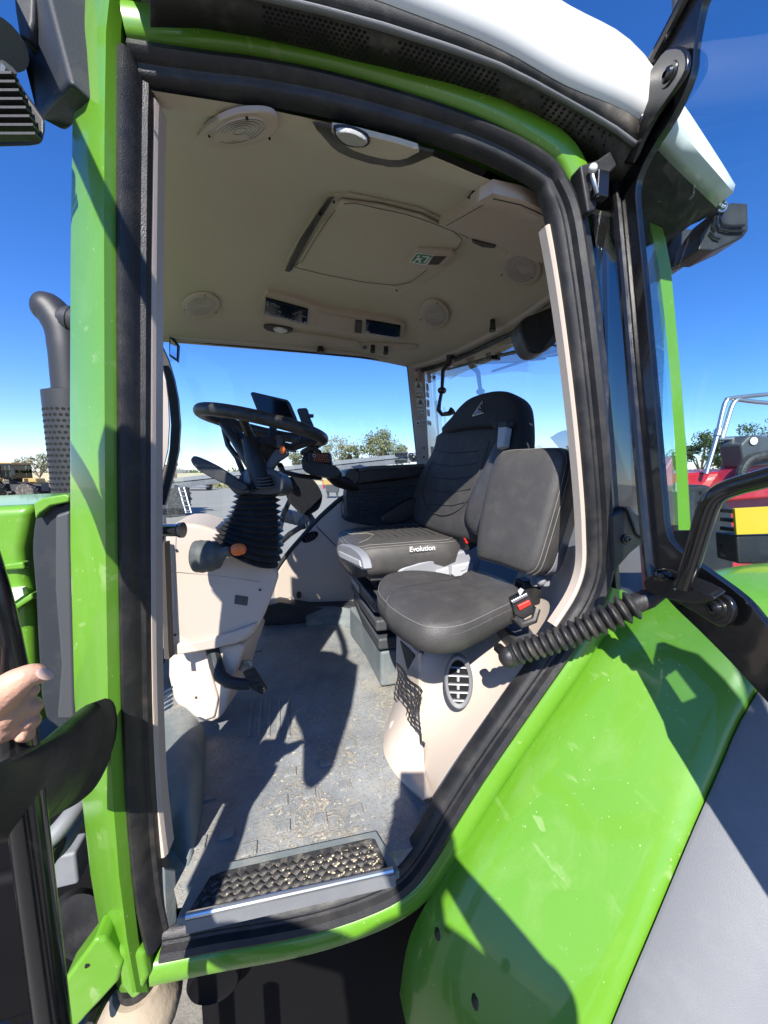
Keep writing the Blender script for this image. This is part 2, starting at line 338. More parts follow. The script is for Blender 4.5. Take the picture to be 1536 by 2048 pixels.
def g_rings(rings, cap=True, closed=True):
    n = len(rings[0]); vs = [Vector(v) for r in rings for v in r]; fs = []
    for i in range(len(rings) - 1):
        for k in range(n if closed else n - 1):
            fs.append((i * n + k, i * n + (k + 1) % n, (i + 1) * n + (k + 1) % n, (i + 1) * n + k))
    if cap and closed: fs += [tuple(range(n)), tuple(range(len(rings) * n - 1, (len(rings) - 1) * n - 1, -1))]
    return vs, fs
def ell(c, a, b, n=24, ph=0.0):
    return [Vector(c) + Vector(a) * math.cos(2 * math.pi * k / n + ph) + Vector(b) * math.sin(2 * math.pi * k / n + ph) for k in range(n)]
def basis(nrm, up=Vector((0, 0, 1))):
    z = Vector(nrm).normalized(); x = up.cross(z)
    if x.length < 1e-4: x = Vector((1, 0, 0)).cross(z)
    x.normalize(); return x, z.cross(x), z
def smooth_path(pts, k=6, closed=False):
    pts = [Vector(p) for p in pts]; n = len(pts); out = []
    for i in range(n if closed else n - 1):
        p0 = pts[(i - 1) % n] if closed else pts[max(0, i - 1)]; p1 = pts[i]; p2 = pts[(i + 1) % n]; p3 = pts[(i + 2) % n] if closed else pts[min(n - 1, i + 2)]
        for j in range(k):
            t = j / k
            out.append(0.5 * ((2 * p1) + (p2 - p0) * t + (2 * p0 - 5 * p1 + 4 * p2 - p3) * t * t + (3 * p1 - p0 - 3 * p2 + p3) * t ** 3))
    if not closed: out.append(pts[-1])
    return out
def smooth2(pts, k=4, closed=True):
    """Catmull-Rom on pixel outlines"""
    v = smooth_path([Vector((p[0], p[1], 0)) for p in pts], k, closed); return [(a.x, a.y) for a in v]
def g_sweep(path, prof, nrm, closed=False, capends=True):
    """profile (u,v) swept along a path lying in a plane with outward normal nrm; u = in-plane, v = along nrm"""
    path = [Vector(p) for p in path]; n = len(path); rings = []
    for i in range(n):
        a = path[(i - 1) % n] if closed else path[max(0, i - 1)]; b = path[(i + 1) % n] if closed else path[min(n - 1, i + 1)]
        t = (b - a).normalized(); u = nrm.cross(t).normalized()
        rings.append([path[i] + u * p[0] + nrm * p[1] for p in prof])
    if closed: rings.append(rings[0])
    return g_rings(rings, cap=capends and not closed)
def g_sphere(c, r, n=12, m=8, ax=None):
    c = Vector(c); X, Y, Z = ax if ax else (Vector((1, 0, 0)), Vector((0, 1, 0)), Vector((0, 0, 1)))
    rx, ry, rz = r if isinstance(r, (tuple, list)) else (r, r, r)
    rings = []
    for j in range(1, m):
        th = math.pi * j / m
        rings.append([c + X * (rx * math.sin(th) * math.cos(2 * math.pi * k / n)) + Y * (ry * math.sin(th) * math.sin(2 * math.pi * k / n)) + Z * (rz * math.cos(th)) for k in range(n)])
    return g_rings(rings)
def empty(name, loc, label=None, cat=None, group=None):
    o = bpy.data.objects.new(name, None); col.objects.link(o); o.location = loc; o.empty_display_size = 0.2; WL[o.name] = Vector(loc)
    if label: o['label'] = label; o['category'] = cat
    if group: o['group'] = group
    return o
def tag(o, label=None, cat=None, group=None, kind=None):
    if label: o['label'] = label
    if cat: o['category'] = cat
    if group: o['group'] = group
    if kind: o['kind'] = kind
    return o
def text(name, s, c, xdir, ydir, size, mat_, parent, depth=0.0006, align='CENTER', shear=0.0):
    cu = bpy.data.curves.new('txt', 'FONT'); cu.body = s; cu.size = size; cu.extrude = depth; cu.align_x = align; cu.align_y = 'CENTER'; cu.shear = shear; cu.offset = size * 0.012
    t = bpy.data.objects.new('txt', cu); col.objects.link(t)
    bpy.context.view_layer.update()
    me = bpy.data.meshes.new_from_object(t.evaluated_get(bpy.context.evaluated_depsgraph_get()))
    bpy.data.objects.remove(t); bpy.data.curves.remove(cu)
    X = Vector(xdir).normalized(); Yv = (Vector(ydir) - X * Vector(ydir).dot(X)).normalized(); Z = X.cross(Yv)
    vs = [Vector(c) + X * v.co.x + Yv * v.co.y + Z * v.co.z for v in me.vertices]; fs = [tuple(p.vertices) for p in me.polygons]
    bpy.data.meshes.remove(me)
    return obj(name, vs, fs, mat_, parent, smooth=0)

# ================================================================== THE YARD
def ground():
    n = 24; vs = []; fs = []
    rs = [0, 6, 15, 30, 60, 120, 300, 900, 2600]
    vs.append(Vector((0, 0, 0)))
    for r in rs[1:]:
        vs += [Vector((r * math.cos(2 * math.pi * k / n), r * math.sin(2 * math.pi * k / n), 0)) for k in range(n)]
    for k in range(n): fs.append((0, 1 + k, 1 + (k + 1) % n))
    for i in range(len(rs) - 2):
        a = 1 + i * n; b = a + n
        fs += [(a + k, b + k, b + (k + 1) % n, a + (k + 1) % n) for k in range(n)]
    me = bpy.data.meshes.new('ground'); me.from_pydata(vs, [], fs)
    o = link('ground', me, (0, 0, 0), 'gravel', smooth=0); o['kind'] = 'structure'
    o['label'] = 'pale dry gravel yard around the tractor'
ground()
def gpt(px, dist, lat_is_px=True):
    """a place on the yard seen in pixel column px at the given distance along the view"""
    r = ray(px, 940); h = Vector((r.x, r.y, 0)); h = h / h.dot(FWDH); return h * dist
def sheet(name, corners, z, mat_, label):
    o = obj(name, [Vector((c.x, c.y, z)) for c in corners], [tuple(range(len(corners)))], mat_, smooth=0); o['kind'] = 'structure'; o['label'] = label; return o
sheet('field', [gpt(-2500, 75), gpt(1000, 62), gpt(1250, 45), gpt(5200, 45), gpt(5200, 800), gpt(-2500, 800)], 0.006, 'dry_field', 'dry straw-coloured field beyond the yard')

# ================================================================== THE TRACTOR: cab shell
tractor = empty('tractor', (0.6, 1.75, 0), 'bright green tractor with a white cab roof and its glass door standing open', 'tractor')
def P(name, g, mat_, parent=None, **k):
    return obj(name, g[0], g[1], mat_, parent or tractor, **k)

TOP = [(1110, 372), (1085, 340), (1000, 292), (900, 252), (768, 212), (640, 180), (512, 157), (420, 146), (300, 132)]
LEFT = [(268, 250), (266, 500), (266, 800), (267, 1100), (271, 1400), (280, 1600), (296, 1780), (318, 1890)]
BOT = [(430, 1872), (600, 1843), (720, 1808), (800, 1768), (850, 1708)]
SLANT = [(890, 1640), (945, 1553), (1012, 1455), (1080, 1358), (1140, 1272), (1182, 1205)]
RGT = [(1203, 1140), (1204, 1060), (1200, 980), (1192, 880), (1180, 760), (1166, 640), (1151, 530), (1134, 430)]
def dpath(lst, k=5): return smooth_path([Dr(*p) for p in lst], k)
topP = dpath(TOP); leftP = dpath([(270, 112)] + LEFT); lowP = dpath([(322, 1891)] + BOT + SLANT + RGT[:1]); rightP = dpath(SLANT[-1:] + RGT + TOP[:2])
seal_path = dpath(RGT + TOP[:-1]) 
seal_prof = [(-.034, -.05), (-.034, -.004), (-.028, .010), (-.017, .016), (-.006, .010), (-.002, -.003), (.003, -.006), (.011, -.003), (.019, -.007), (.024, -.016), (.026, -.026), (.026, -.040), (.012, -.045)]
seal_prof_l = [(-.026, -.05), (-.026, -.004), (-.022, .010), (-.013, .016), (-.003, .011), (.003, -.002), (.008, -.010), (.016, -.012), (.021, -.022), (.022, -.05)]
green_prof = [(-.098, -.10), (-.098, -.016), (-.094, -.002), (-.084, .007), (-.066, .009), (-.048, .006), (-.038, -.001), (-.035, -.012), (-.035, -.10)]
seal_top = [(-.032, -.05), (-.032, -.004), (-.026, .009), (-.015, .014), (-.006, .009), (-.002, -.001), (.002, -.003), (.007, -.003), (.012, -.006), (.015, -.011), (.017, -.018), (.018, -.03), (.010, -.035)]
sp_ = dpath([(322, 1893), (380, 1882)] + BOT + SLANT + RGT + TOP[:-1] + [(330, 134), (262, 124)], 5); n1 = 5 * (2 + len(BOT + SLANT + RGT)) - 6
rgs = []
for i_ in range(len(sp_)):
    f_ = min(1.0, max(0.0, (i_ - n1) / 8)); a_ = sp_[max(0, i_ - 1)]; b_ = sp_[min(len(sp_) - 1, i_ + 1)]; u_ = DN.cross((b_ - a_).normalized()).normalized()
    rgs.append([sp_[i_] + u_ * (p[0] + (q[0] - p[0]) * f_) + DN * (p[1] + (q[1] - p[1]) * f_) for p, q in zip(seal_prof, seal_top)])
seal = P('door_seal', g_rings(rgs), 'seal_rubber', smooth=40)
obj('seal_bulb', *g_sweep(leftP, seal_prof_l, DN), 'seal_rubber', seal, smooth=40)
frame = P('door_frame', g_sweep(dpath(RGT[-1:] + TOP + [(262, 128)], 5), green_prof, DN), 'green', smooth=40)
obj('sill_rail', *g_sweep(dpath([(300, 1897)] + BOT + SLANT + [(1196, 1168)], 5), green_prof, DN), 'green', frame, smooth=40)
# front pillar: rings at pixel heights
rows = [(-80, 180, 222, 258), (60, 163, 207, 246), (250, 145, 204, 244), (500, 141, 203, 243), (800, 140, 204, 243), (1100, 141, 206, 244), (1400, 149, 211, 249), (1600, 164, 221, 256), (1750, 181, 233, 266), (1880, 203, 249, 281), (1985, 228, 268, 300)]
rings = []
for (py, l, e, r) in rows:
    L0 = Yp(l, py, .855); E = Yp(e, py, .762); E1 = Yp(e + 5, py, .757); Rr = Yp(r, py, .785)
    L1 = Yp(l + 3, py, .843); E0 = Yp(e - 4, py, .765)
    rings.append([L0, L1, E0, E1, Yp(r - 4, py, .774), Rr, Rr + Vector((0.0, .06, 0)), L0 + Vector((.03, .03, 0)), L0 + Vector((.008, .012, 0))])
P('front_pillar', g_rings(rings), 'green', smooth=25)
# beige trim inside the opening
trim = P('pillar_trim', g_sweep(dpath([(282, 165)] + [(p[0] + 12, p[1]) for p in LEFT[:6]] + [(308, 1740)]), [(.002, -.06), (.004, -.028), (.013, -.024), (.017, -.030), (.018, -.062), (.002, -.07)], DN), 'trim_mauve', smooth=30)
obj('trim_edge', *g_sweep(dpath([(282, 165)] + [(p[0] + 12, p[1]) for p in LEFT[:6]] + [(308, 1740)]), [(.004, -.0262), (.0045, -.0225), (.012, -.0225), (.0135, -.0265)], DN), 'beige', trim, smooth=30)
P('post_trim', g_sweep(dpath(SLANT[-2:] + RGT), [(.022, -.045), (.024, -.024), (.030, -.022), (.034, -.027), (.035, -.050), (.022, -.055)], DN), 'beige', smooth=30)
# ---------------- roof
def lerp_tab(tab, x):
    if x <= tab[0][0]: return tab[0][1]
    for (a, b), (c, d) in zip(tab, tab[1:]):
        if x <= c: return b + (d - b) * (x - a) / (c - a)
    return tab[-1][1]
def fx(x, y):
    if x > .62: return .62 + (x - .62) * min(1.0, .30 + max(0.0, y - .79) / .45)
    return x if x >= 0 else x / .95 * min(.80, .36 * y)
tz_tab = sorted([(p.x, p.z - H - .022) for p in (Dr(*q) for q in TOP)])
tz_tab = [(-.9, tz_tab[0][1] - .03)] + [q for q in tz_tab if q[1] > .60] + [(.75, .615), (1.2, .60)]
def zt(x): return lerp_tab(tz_tab, x)
EDGE = [(560, -85), (680, -42), (800, 0), (1000, 80), (1140, 158), (1260, 212), (1330, 265), (1400, 335), (1458, 392)]
ed = [Yp(a, b, .66) for a, b in EDGE]
ex = [(-.95, .70), (-.6, .745), (-.2, .775)] + [(p.x, p.z - H) for p in ed]
ex = [(v.x, v.y) for v in smooth_path([Vector((a, b, 0)) for a, b in ex], 6)]
def e_(x): return lerp_tab(ex, x)
def cz(x, y):
    b = zt(x); d = 0.0 if x < .3 else .225 * ((x - .3) / .9) ** 2
    tab = [(.70, b), (.82, b), (.90, b + .055), (1.05, .45 * (b + .08) + .55 * (.885 - d)), (1.35, .90 - d), (1.95, .90 - d), (2.06, .885 - d), (2.5, .795 - d * .5), (2.62, .775 - d * .45)]
    return lerp_tab(tab, y)
rp = [(.685, -.004), (.668, .0), (.654, .02), (.654, .085), (.675, .13), (.78, .185), (1.2, .24), (1.75, .26), (2.3, .20), (2.65, .135), (2.79, .095), (2.82, .05), (2.80, .0), (2.76, -.004)]
xs = [-.95 + (ed[-1].x + .95) * i / 54 for i in range(55)]
rings = []
for x in xs:
    k = max(0.0, (x - .62) / (ed[-1].x - .62))
    k2 = max(0.0, (-.55 - x) / .4); f2 = 1 - .25 * k2 * k2
    rings.append([Vector((fx(min(x, 0), y) + max(x, 0), y, H + (max(e_(x) + (z * (1 - .82 * k ** 1.7) if z > 0 else z), (cz(fx(x, y), y) + .03) if .83 < y < 2.7 else 0) if y < 2.6 else .83 + z * .8))) for y, z in rp])
roof = P('roof', g_rings(rings, cap=False, closed=False), 'white_roof', smooth=50, solid=.008)
# dark trim band, pale strip and perforated panel between roof and door frame
SX = [400, 512, 640, 768, 900, 1000, 1070, 1140, 1190, 1232]
A_ = lerp_tab
eg = [(a, b) for a, b in [(300, -175), (430, -130)] + EDGE]
st = [(300, -70), (400, -52), (512, -22), (640, 8), (768, 43), (900, 86), (1000, 123), (1070, 158), (1140, 197), (1190, 225), (1232, 250), (1300, 300), (1360, 355), (1425, 415)]
s2 = [(300, -50), (400, -34), (512, -4), (640, 26), (768, 62), (900, 104), (1000, 139), (1070, 173), (1140, 211), (1190, 240), (1232, 266), (1280, 305)]
rl = [(300, 50), (400, 52), (512, 70), (640, 99), (768, 136), (900, 177), (1000, 215), (1070, 250), (1140, 294), (1190, 330), (1232, 372), (1280, 425)]
SXf = [300 + i * 980 / 42 for i in range(43)]
def strip(name, t1, y1, t2, y2, m_, parent, xsx=SXf, th=.006):
    a = [Yp(x, A_(t1, x), y1) for x in xsx]; b = [Yp(x, A_(t2, x), y2) for x in xsx]
    vs = a + b; n = len(a); return obj(name, vs, [(i, i + 1, n + i + 1, n + i) for i in range(n - 1)], m_, parent, solid=th, smooth=30)
strip('roof_trim', eg, .668, st, .674, 'roof_plastic', roof)
strip('trim_lip', st, .673, s2, .682, 'fender_grey', roof, th=.008)
grl = strip('vent_panel', s2, .684, rl, .748, 'roof_plastic', roof)
def panel_pt(x, t):
    a = Yp(x, A_(s2, x), .684); b = Yp(x, A_(rl, x), .748); return a.lerp(b, t)
holes = MB()
for x0, x1 in ((528, 742), (800, 1010), (1085, 1232)):
    nx = int((x1 - x0) / 11.2)
    for j in range(7):
        for i in range(nx):
            x = x0 + (i + (j % 2) * .5) * 11.2; t = .10 + j * .125
            if x > x1: continue
            p = panel_pt(x, t); q = panel_pt(x + 6, t); r_ = panel_pt(x, t + .06)
            X = (q - p).normalized(); n_ = X.cross((r_ - p)).normalized(); n_ = n_ if n_.dot(O - p) > 0 else -n_
            Y_ = n_.cross(X); c = p + n_ * .0036
            holes.add(ell(c, X * .0036, Y_ * .0036, 6), [tuple(range(6))])
o = holes.build('vent_holes', 'hole', roof, smooth=0); o['kind'] = 'stuff'
for (x, t) in ((772, .45), (1046, .5)):
    p = panel_pt(x, t); n_ = (panel_pt(x + 5, t) - p).cross(panel_pt(x, t + .1) - p).normalized(); n_ = n_ if n_.dot(O - p) > 0 else -n_
    X, Y_, Z = basis(n_); obj('panel_screw', *g_rings([ell(p + n_ * .003, X * .008, Y_ * .008, 14), ell(p + n_ * .007, X * .007, Y_ * .007, 14), ell(p + n_ * .0072, X * .003, Y_ * .003, 14), ell(p + n_ * .005, X * .003, Y_ * .003, 14)]), 'roof_plastic', roof)
# dark underside of the roof towards the rear corner
ux = [x for x in xs if x > .50]
obj('roof_underside', *g_rings([[Vector((x, .682, H + e_(x) - .004)), Vector((x + .0, .80, H + e_(x) - .004)), Vector((x, 1.0, H + e_(x) + .005))] for x in ux], cap=False, closed=False), 'roof_plastic', roof, smooth=50)
# rear roof overhang underside behind the door glass
pts = [Yp(1262, 290, .72), Yp(1325, 275, .70), Yp(1400, 350, .71), Yp(1452, 402, .73), Yp(1432, 428, .86), Yp(1365, 455, 1.0), Yp(1335, 480, 1.05), Yp(1318, 500, 1.06), Yp(1300, 430, .95), Yp(1270, 350, .80)]
obj('rear_overhang', *g_prism(pts, (0, 0, .02)), 'roof_plastic', roof, bevel=.004)
obj('overhang_lip', *g_sweep([Yp(a, b, .69) for a, b in ((1322, 288), (1360, 322), (1400, 365), (1440, 408))], [(-.008, -.004), (-.008, .004), (.008, .004), (.008, -.004)], DN), 'fender_grey', roof)
# ---------------- headliner
def ceil(px, py, off=0.0):
    r = ray(px, py); lo, hi = .6, 4.0; prev = None
    t = .5
    while t < 4.5:
        p = O + r * t
        if p.z - H > cz(p.x, p.y) - off: break
        t += .01
    a, b = t - .01, t
    for _ in range(20):
        m_ = (a + b) / 2; p = O + r * m_
        if p.z - H > cz(p.x, p.y) - off: b = m_
        else: a = m_
    return O + r * a
gx = [-.85 + 2.07 * i / 46 for i in range(47)]
gy = [.792, .82, .86, .90, .95, 1.02, 1.10, 1.2, 1.3, 1.4, 1.6, 1.8, 1.95, 2.0, 2.06, 2.12, 2.25, 2.4, 2.5, 2.56, 2.62]
vs = [Vector((fx(x, y), y, H + cz(fx(x, y), y))) for x in gx for y in gy]; ny = len(gy)
fs = [(i * ny + j, i * ny + j + 1, (i + 1) * ny + j + 1, (i + 1) * ny + j) for i in range(len(gx) - 1) for j in range(ny - 1)]
liner = obj('headliner', vs, fs, 'headliner', tractor, smooth=60)
def cpoly(name, px, m_, parent, off=.012, thick=.012, k=0, bevel=.003, **kw):
    lst = smooth2(px, k) if k else px
    if len(lst) < 16:                      # follow the liner's curve along straight edges
        n_ = len(lst); lst = [(lst[i][0] + (lst[(i + 1) % n_][0] - lst[i][0]) * q / 4, lst[i][1] + (lst[(i + 1) % n_][1] - lst[i][1]) * q / 4) for i in range(n_) for q in range(4)]
    cx = sum(a for a, b in lst) / len(lst); cy = sum(b for a, b in lst) / len(lst)
    up_ = [[ceil(a, b, off) + Vector((0, 0, thick)) for a, b in lst]]
    rg = [[ceil(cx + (a - cx) * s, cy + (b - cy) * s, off) for a, b in lst] for s in (1.0, .93, .7, .4, .08)]
    rg[0] = [p + Vector((0, 0, min(.002, thick * .4))) for p in rg[0]]
    return obj(name, *g_rings(up_ + rg), m_, parent, smooth=35, **kw)
# roof hatch: dark slot, frame, panel, latch, exit sign
hatch = cpoly('roof_hatch', [(662, 392), (700, 388), (760, 400), (840, 418), (945, 468), (955, 482), (880, 545), (800, 590), (785, 592), (580, 553), (566, 545), (575, 520), (640, 410)], 'headliner', liner, .008, .01, bevel=.006)
cpoly('hatch_slot', [(655, 400), (668, 396), (640, 440), (608, 495), (580, 545), (570, 543), (600, 480)], 'ceil_dark', liner, .017, .004, bevel=0)
obj('hatch_stay', *g_tube([ceil(640, 428, .03), ceil(636, 438, .03), ceil(628, 446, .03)], .006), 'black_plastic', liner)
hp = [(682, 402), (760, 412), (842, 432), (935, 478), (868, 535), (792, 577), (590, 541), (600, 520), (640, 455)]
cpoly('hatch_panel', hp, 'headliner', liner, .020, .008, bevel=.005)
obj('hatch_bead', *g_tube([ceil(a, b, .0215) for a, b in smooth2([(688, 408), (760, 418), (838, 437), (925, 479), (862, 532), (790, 571), (597, 537), (605, 522), (643, 459)], 3)] , .0011, 6), 'ceil_dark', liner)
latch = cpoly('hatch_latch', [(838, 497), (905, 503), (908, 512), (880, 535), (862, 541), (806, 530)], 'headliner_plastic', liner, .032, .012, bevel=.004)
sg = cpoly('exit_sign', [(833, 506), (868, 511), (851, 531), (818, 525)], 'white_print', liner, .0335, .001, bevel=0)
cpoly('exit_sign_field', [(834, 508), (865, 512), (850, 529), (821, 524)], 'exit_green', liner, .0342, .001, bevel=0)
for q in ([(836, 511), (841, 511.5), (838, 515), (833, 514)], [(834, 516), (846, 517), (838, 521), (830, 520)], [(846, 512), (860, 514), (859, 516), (845, 514)], [(857, 514), (860, 514.5), (849, 527), (846, 526)], [(829, 521), (833, 521), (829, 525), (825, 524)], [(838, 521), (842, 521), (841, 526), (837, 525)]):
    cpoly('exit_figure', q, 'white_print', liner, .0350, .0008, bevel=0)
cpoly('latch_recess', [(866, 513), (893, 514), (877, 530), (857, 530)], 'ceil_dark', liner, .0345, .002, bevel=.001)
for a, b in ((583, 538), (793, 581), (668, 404)):
    obj('hatch_screw', *g_sphere(ceil(a, b, .024), .0045, 8, 6), 'ceil_dark', liner)
# rear sun blind panel
blind = cpoly('blind_panel', [(985, 388), (1040, 400), (1112, 432), (1120, 540), (1000, 500), (878, 452)], 'headliner_plastic', liner, .030, .03, bevel=.006)
obj('blind_bead', *g_tube([ceil(a, b, .031) for a, b in ((892, 452), (988, 398), (1042, 410), (1112, 442))], .0012, 6), 'ceil_dark', liner)
cpoly('blind_grip', [(943, 480), (992, 492), (990, 497), (965, 495), (945, 486)], 'ceil_dark', liner, .035, .004, bevel=.001)
# dome lamp and its grip recess by the door
rec = cpoly('grip_recess', smooth2([(626, 248), (668, 258), (720, 270), (780, 285), (868, 304), (845, 322), (800, 336), (740, 330), (680, 308), (650, 280)], 2), 'ceil_dark', liner, .006, .004, bevel=0)
cpoly('grip_cover', smooth2([(664, 256), (740, 272), (835, 298), (826, 312), (800, 322), (760, 318), (705, 302), (676, 280)], 2), 'headliner', liner, .016, .010, bevel=.003)
lamp = cpoly('dome_lamp', smooth2([(668, 262), (700, 262), (730, 275), (740, 287), (728, 296), (695, 294), (674, 280)], 3), 'black_plastic', liner, .024, .010, bevel=.002)
cpoly('lamp_lens', smooth2([(673, 265), (700, 265), (727, 277), (735, 287), (724, 294), (697, 291), (678, 279)], 3), 'lamp_lens', liner, .029, .007, bevel=.003)
# loudspeakers
def ring_px(cx, cy, a, b, ang, n=28):
    ca, sa = math.cos(R(ang)), math.sin(R(ang))
    return [(cx + a * math.cos(2 * math.pi * k / n) * ca - b * math.sin(2 * math.pi * k / n) * sa, cy + a * math.cos(2 * math.pi * k / n) * sa + b * math.sin(2 * math.pi * k / n) * ca) for k in range(n)]
def speaker(cx, cy, a, b, ang, outline=None, rings_=5):
    s = cpoly('speaker', outline or ring_px(cx, cy, a, b, ang), 'headliner_plastic', liner, .014, .010, bevel=.004)
    g = cpoly('speaker_grille', ring_px(cx, cy, a * .80, b * .80, ang), 'trim_mauve', liner, .0165, .005, bevel=.002)
    for q in range(rings_):
        f = .72 - q * .13
        pts = [ceil(u, v, .017) for u, v in ring_px(cx, cy, a * f, b * f, ang, 24)]
        obj('grille_ring', *g_rings([[p + Vector((0, 0, z)) for p in pts] for z in ()] or [[p for p in pts], [p - Vector((0, 0, .001)) for p in pts]], cap=False), 'ceil_dark', liner, smooth=0) if f > .15 else None
    for u, v in ((cx + a * .9 * math.cos(R(ang) + .6), cy + b * .9 * math.sin(.6)), (cx - a * .88, cy + b * .35), (cx + a * .2, cy - b * .85)):
        obj('speaker_screw', *g_sphere(ceil(u, v, .016), .003, 6, 5), 'hole', liner)
speaker(480, 262, 70, 30, -14, smooth2([(397, 280), (420, 250), (475, 226), (530, 224), (553, 236), (553, 258), (530, 282), (480, 296), (420, 297)], 3))
speaker(402, 612, 38, 24, -6)
speaker(868, 630, 30, 28, 20)
speaker(1040, 538, 42, 34, 15)
# overhead console on the far side
con = cpoly('overhead_console', smooth2([(530, 590), (545, 588), (590, 598), (650, 618), (700, 627), (770, 638), (803, 646), (808, 655), (802, 680), (790, 682), (700, 671), (600, 656), (530, 640), (522, 632)], 2), 'headliner_plastic', liner, .022, .022, bevel=.005)
rad = cpoly('radio', [(532, 597), (616, 620), (613, 651), (529, 630)], 'screen', liner, .030, .010, bevel=.002)
for i in range(9):
    x = 541 + i * 8; y = 630 + i * 2.2
    if i > 1: cpoly('radio_key', [(x, y - 3), (x + 2.6, y - 2.4), (x + 2.4, y + .6), (x - .2, y)], 'fender_grey', liner, .0312, .001, bevel=0)
for (x, y) in ((543, 606), (554, 612), (556, 622), (548, 609), (590, 624), (597, 622), (600, 630), (585, 627), (606, 632)):
    cpoly('radio_mark', [(x, y), (x + 6, y + 1.6), (x + 6, y + 3.2), (x, y + 1.6)], 'fender_grey', liner, .0312, .001, bevel=0)
cpoly('storage_lid', [(636, 626), (708, 638), (708, 668), (634, 657)], 'headliner_plastic', liner, .027, .006, bevel=.003)
cpoly('lid_latch', [(711, 641), (724, 643), (723, 668), (710, 666)], 'ceil_dark', liner, .028, .008, bevel=.002)
cpoly('display', [(732, 641), (801, 653), (799, 679), (730, 668)], 'screen', liner, .030, .010, bevel=.002)
lm = cpoly('reading_lamp', smooth2([(527, 653), (540, 650), (580, 657), (585, 662), (570, 668), (535, 662)], 2), 'ceil_dark', liner, .010, .008, bevel=.002)
cpoly('reading_lens', smooth2([(547, 657), (560, 655), (573, 660), (575, 664), (565, 667), (550, 664)], 2), 'lamp_lens', liner, .014, .006, bevel=.002)
cpoly('glasses_tray', smooth2([(582, 668), (600, 667), (690, 680), (720, 686), (712, 694), (690, 695), (640, 690), (605, 684)], 2), 'headliner_plastic', liner, .012, .010, bevel=.004)
for (x, y) in ((746, 695), (772, 698)):
    c = ceil(x, y, .02); obj('switch_knob', *g_tube([c + Vector((0, 0, .02)), c, c + Vector((-.005, -.01, -.03))], [.016, .014, .017], 12), 'black_plastic', liner)
cpoly('switch_plate', smooth2([(722, 694), (735, 687), (800, 690), (835, 692), (825, 700), (780, 703), (730, 700)], 2), 'headliner_plastic', liner, .010, .008, bevel=.003)
cpoly('air_nozzle', ring_px(729, 697, 5, 3, 0, 12), 'dark_grey', liner, .02, .006)
# roller blind rail along the far window with its cord stop
b0, b1 = Yp(345, 678, 2.56), Yp(812, 722, 2.56)
rail = P('blind_rail', g_tube([b0 + Vector((0, 0, .02)), b1 + Vector((0, 0, .02))], .018, 10), 'trim_mauve')
obj('blind_stop', *g_tube([Yp(641, 690, 2.53), Yp(641, 706, 2.52)], [.018, .024], 12), 'black_plastic', rail)
r0, r1 = Vector((1.03, 2.5, 0)), None
# ---------------- glazing and rear corner
win = P('side_window', g_box(rel(.15, 2.62, .10), (1.75, .006, 1.36)), 'glass_clear', smooth=0)
wf = MB()
for a, b in (((330, 676), (815, 722)),): wf.add(*g_tube([Yp(a[0], a[1], 2.6), Yp(b[0], b[1], 2.6)], .012, 8))
wf.add(*g_tube([Yp(815, 724, 2.6), Yp(836, 930, 2.6), Yp(842, 1000, 2.6)], .010, 8))
wf.build('window_seal', 'seal_rubber', win)
# glimpse of the bowed front edge of the far window
P('windscreen_edge', g_rings([[Yp(a - 18, y, 2.2), Yp(a, y, 2.2), Yp(a + 3, y, 2.26), Yp(a - 18, y, 2.28)] for y, a in ((690, 322), (720, 336), (760, 348), (800, 356), (850, 360), (900, 357), (940, 349), (980, 338), (1010, 330))]), 'slate', smooth=50)
P('windscreen_trim', g_rings([[Yp(a - 30, y, 2.1), Yp(a - 14, y, 2.1), Yp(a - 12, y, 2.14), Yp(a - 30, y, 2.14)] for y, a in ((700, 330), (760, 345), (800, 350), (850, 352), (900, 349), (960, 335), (1010, 326))]), 'trim_mauve', smooth=50)
ws = [Vector((x, y, 0)) for x, y in ((-.33, .85), (-.45, 1.1), (-.60, 1.5), (-.68, 1.9), (-.66, 2.3), (-.60, 2.6))]
P('windscreen', g_rings([[p + Vector((-.02, 0, H - .30)), p + Vector((-.015, 0, H + .2)), p + Vector((0, 0, H + .70))] for p in ws], cap=False, closed=False), 'glass_screen', smooth=60)
rw = [Vector((x, y, 0)) for x, y in ((1.00, 2.58), (1.12, 2.3), (1.20, 1.8), (1.21, 1.5), (1.17, 1.1), (1.08, .86))]
rwin = P('rear_window', g_rings([[p + Vector((-.02, 0, H - .55)), p + Vector((.0, 0, H + .1)), p + Vector((-.05, 0, H + .72))] for p in smooth_path(rw, 4)], cap=False, closed=False), 'glass_clear', smooth=60)
obj('rear_window_seal', *g_tube([p + Vector((-.055, 0, H + .70)) for p in smooth_path(rw, 4)], .013, 8), 'seal_rubber', rwin)
obj('rear_blind_rail', *g_tube([p + Vector((-.10, 0, H + .725)) for p in smooth_path(rw, 4)], .02, 8), 'trim_mauve', rwin)
obj('rear_window_gasket', *g_tube([Yp(866, 705, 2.57), Yp(870, 800, 2.57), Yp(878, 900, 2.57)], .012, 8), 'seal_rubber', rwin)
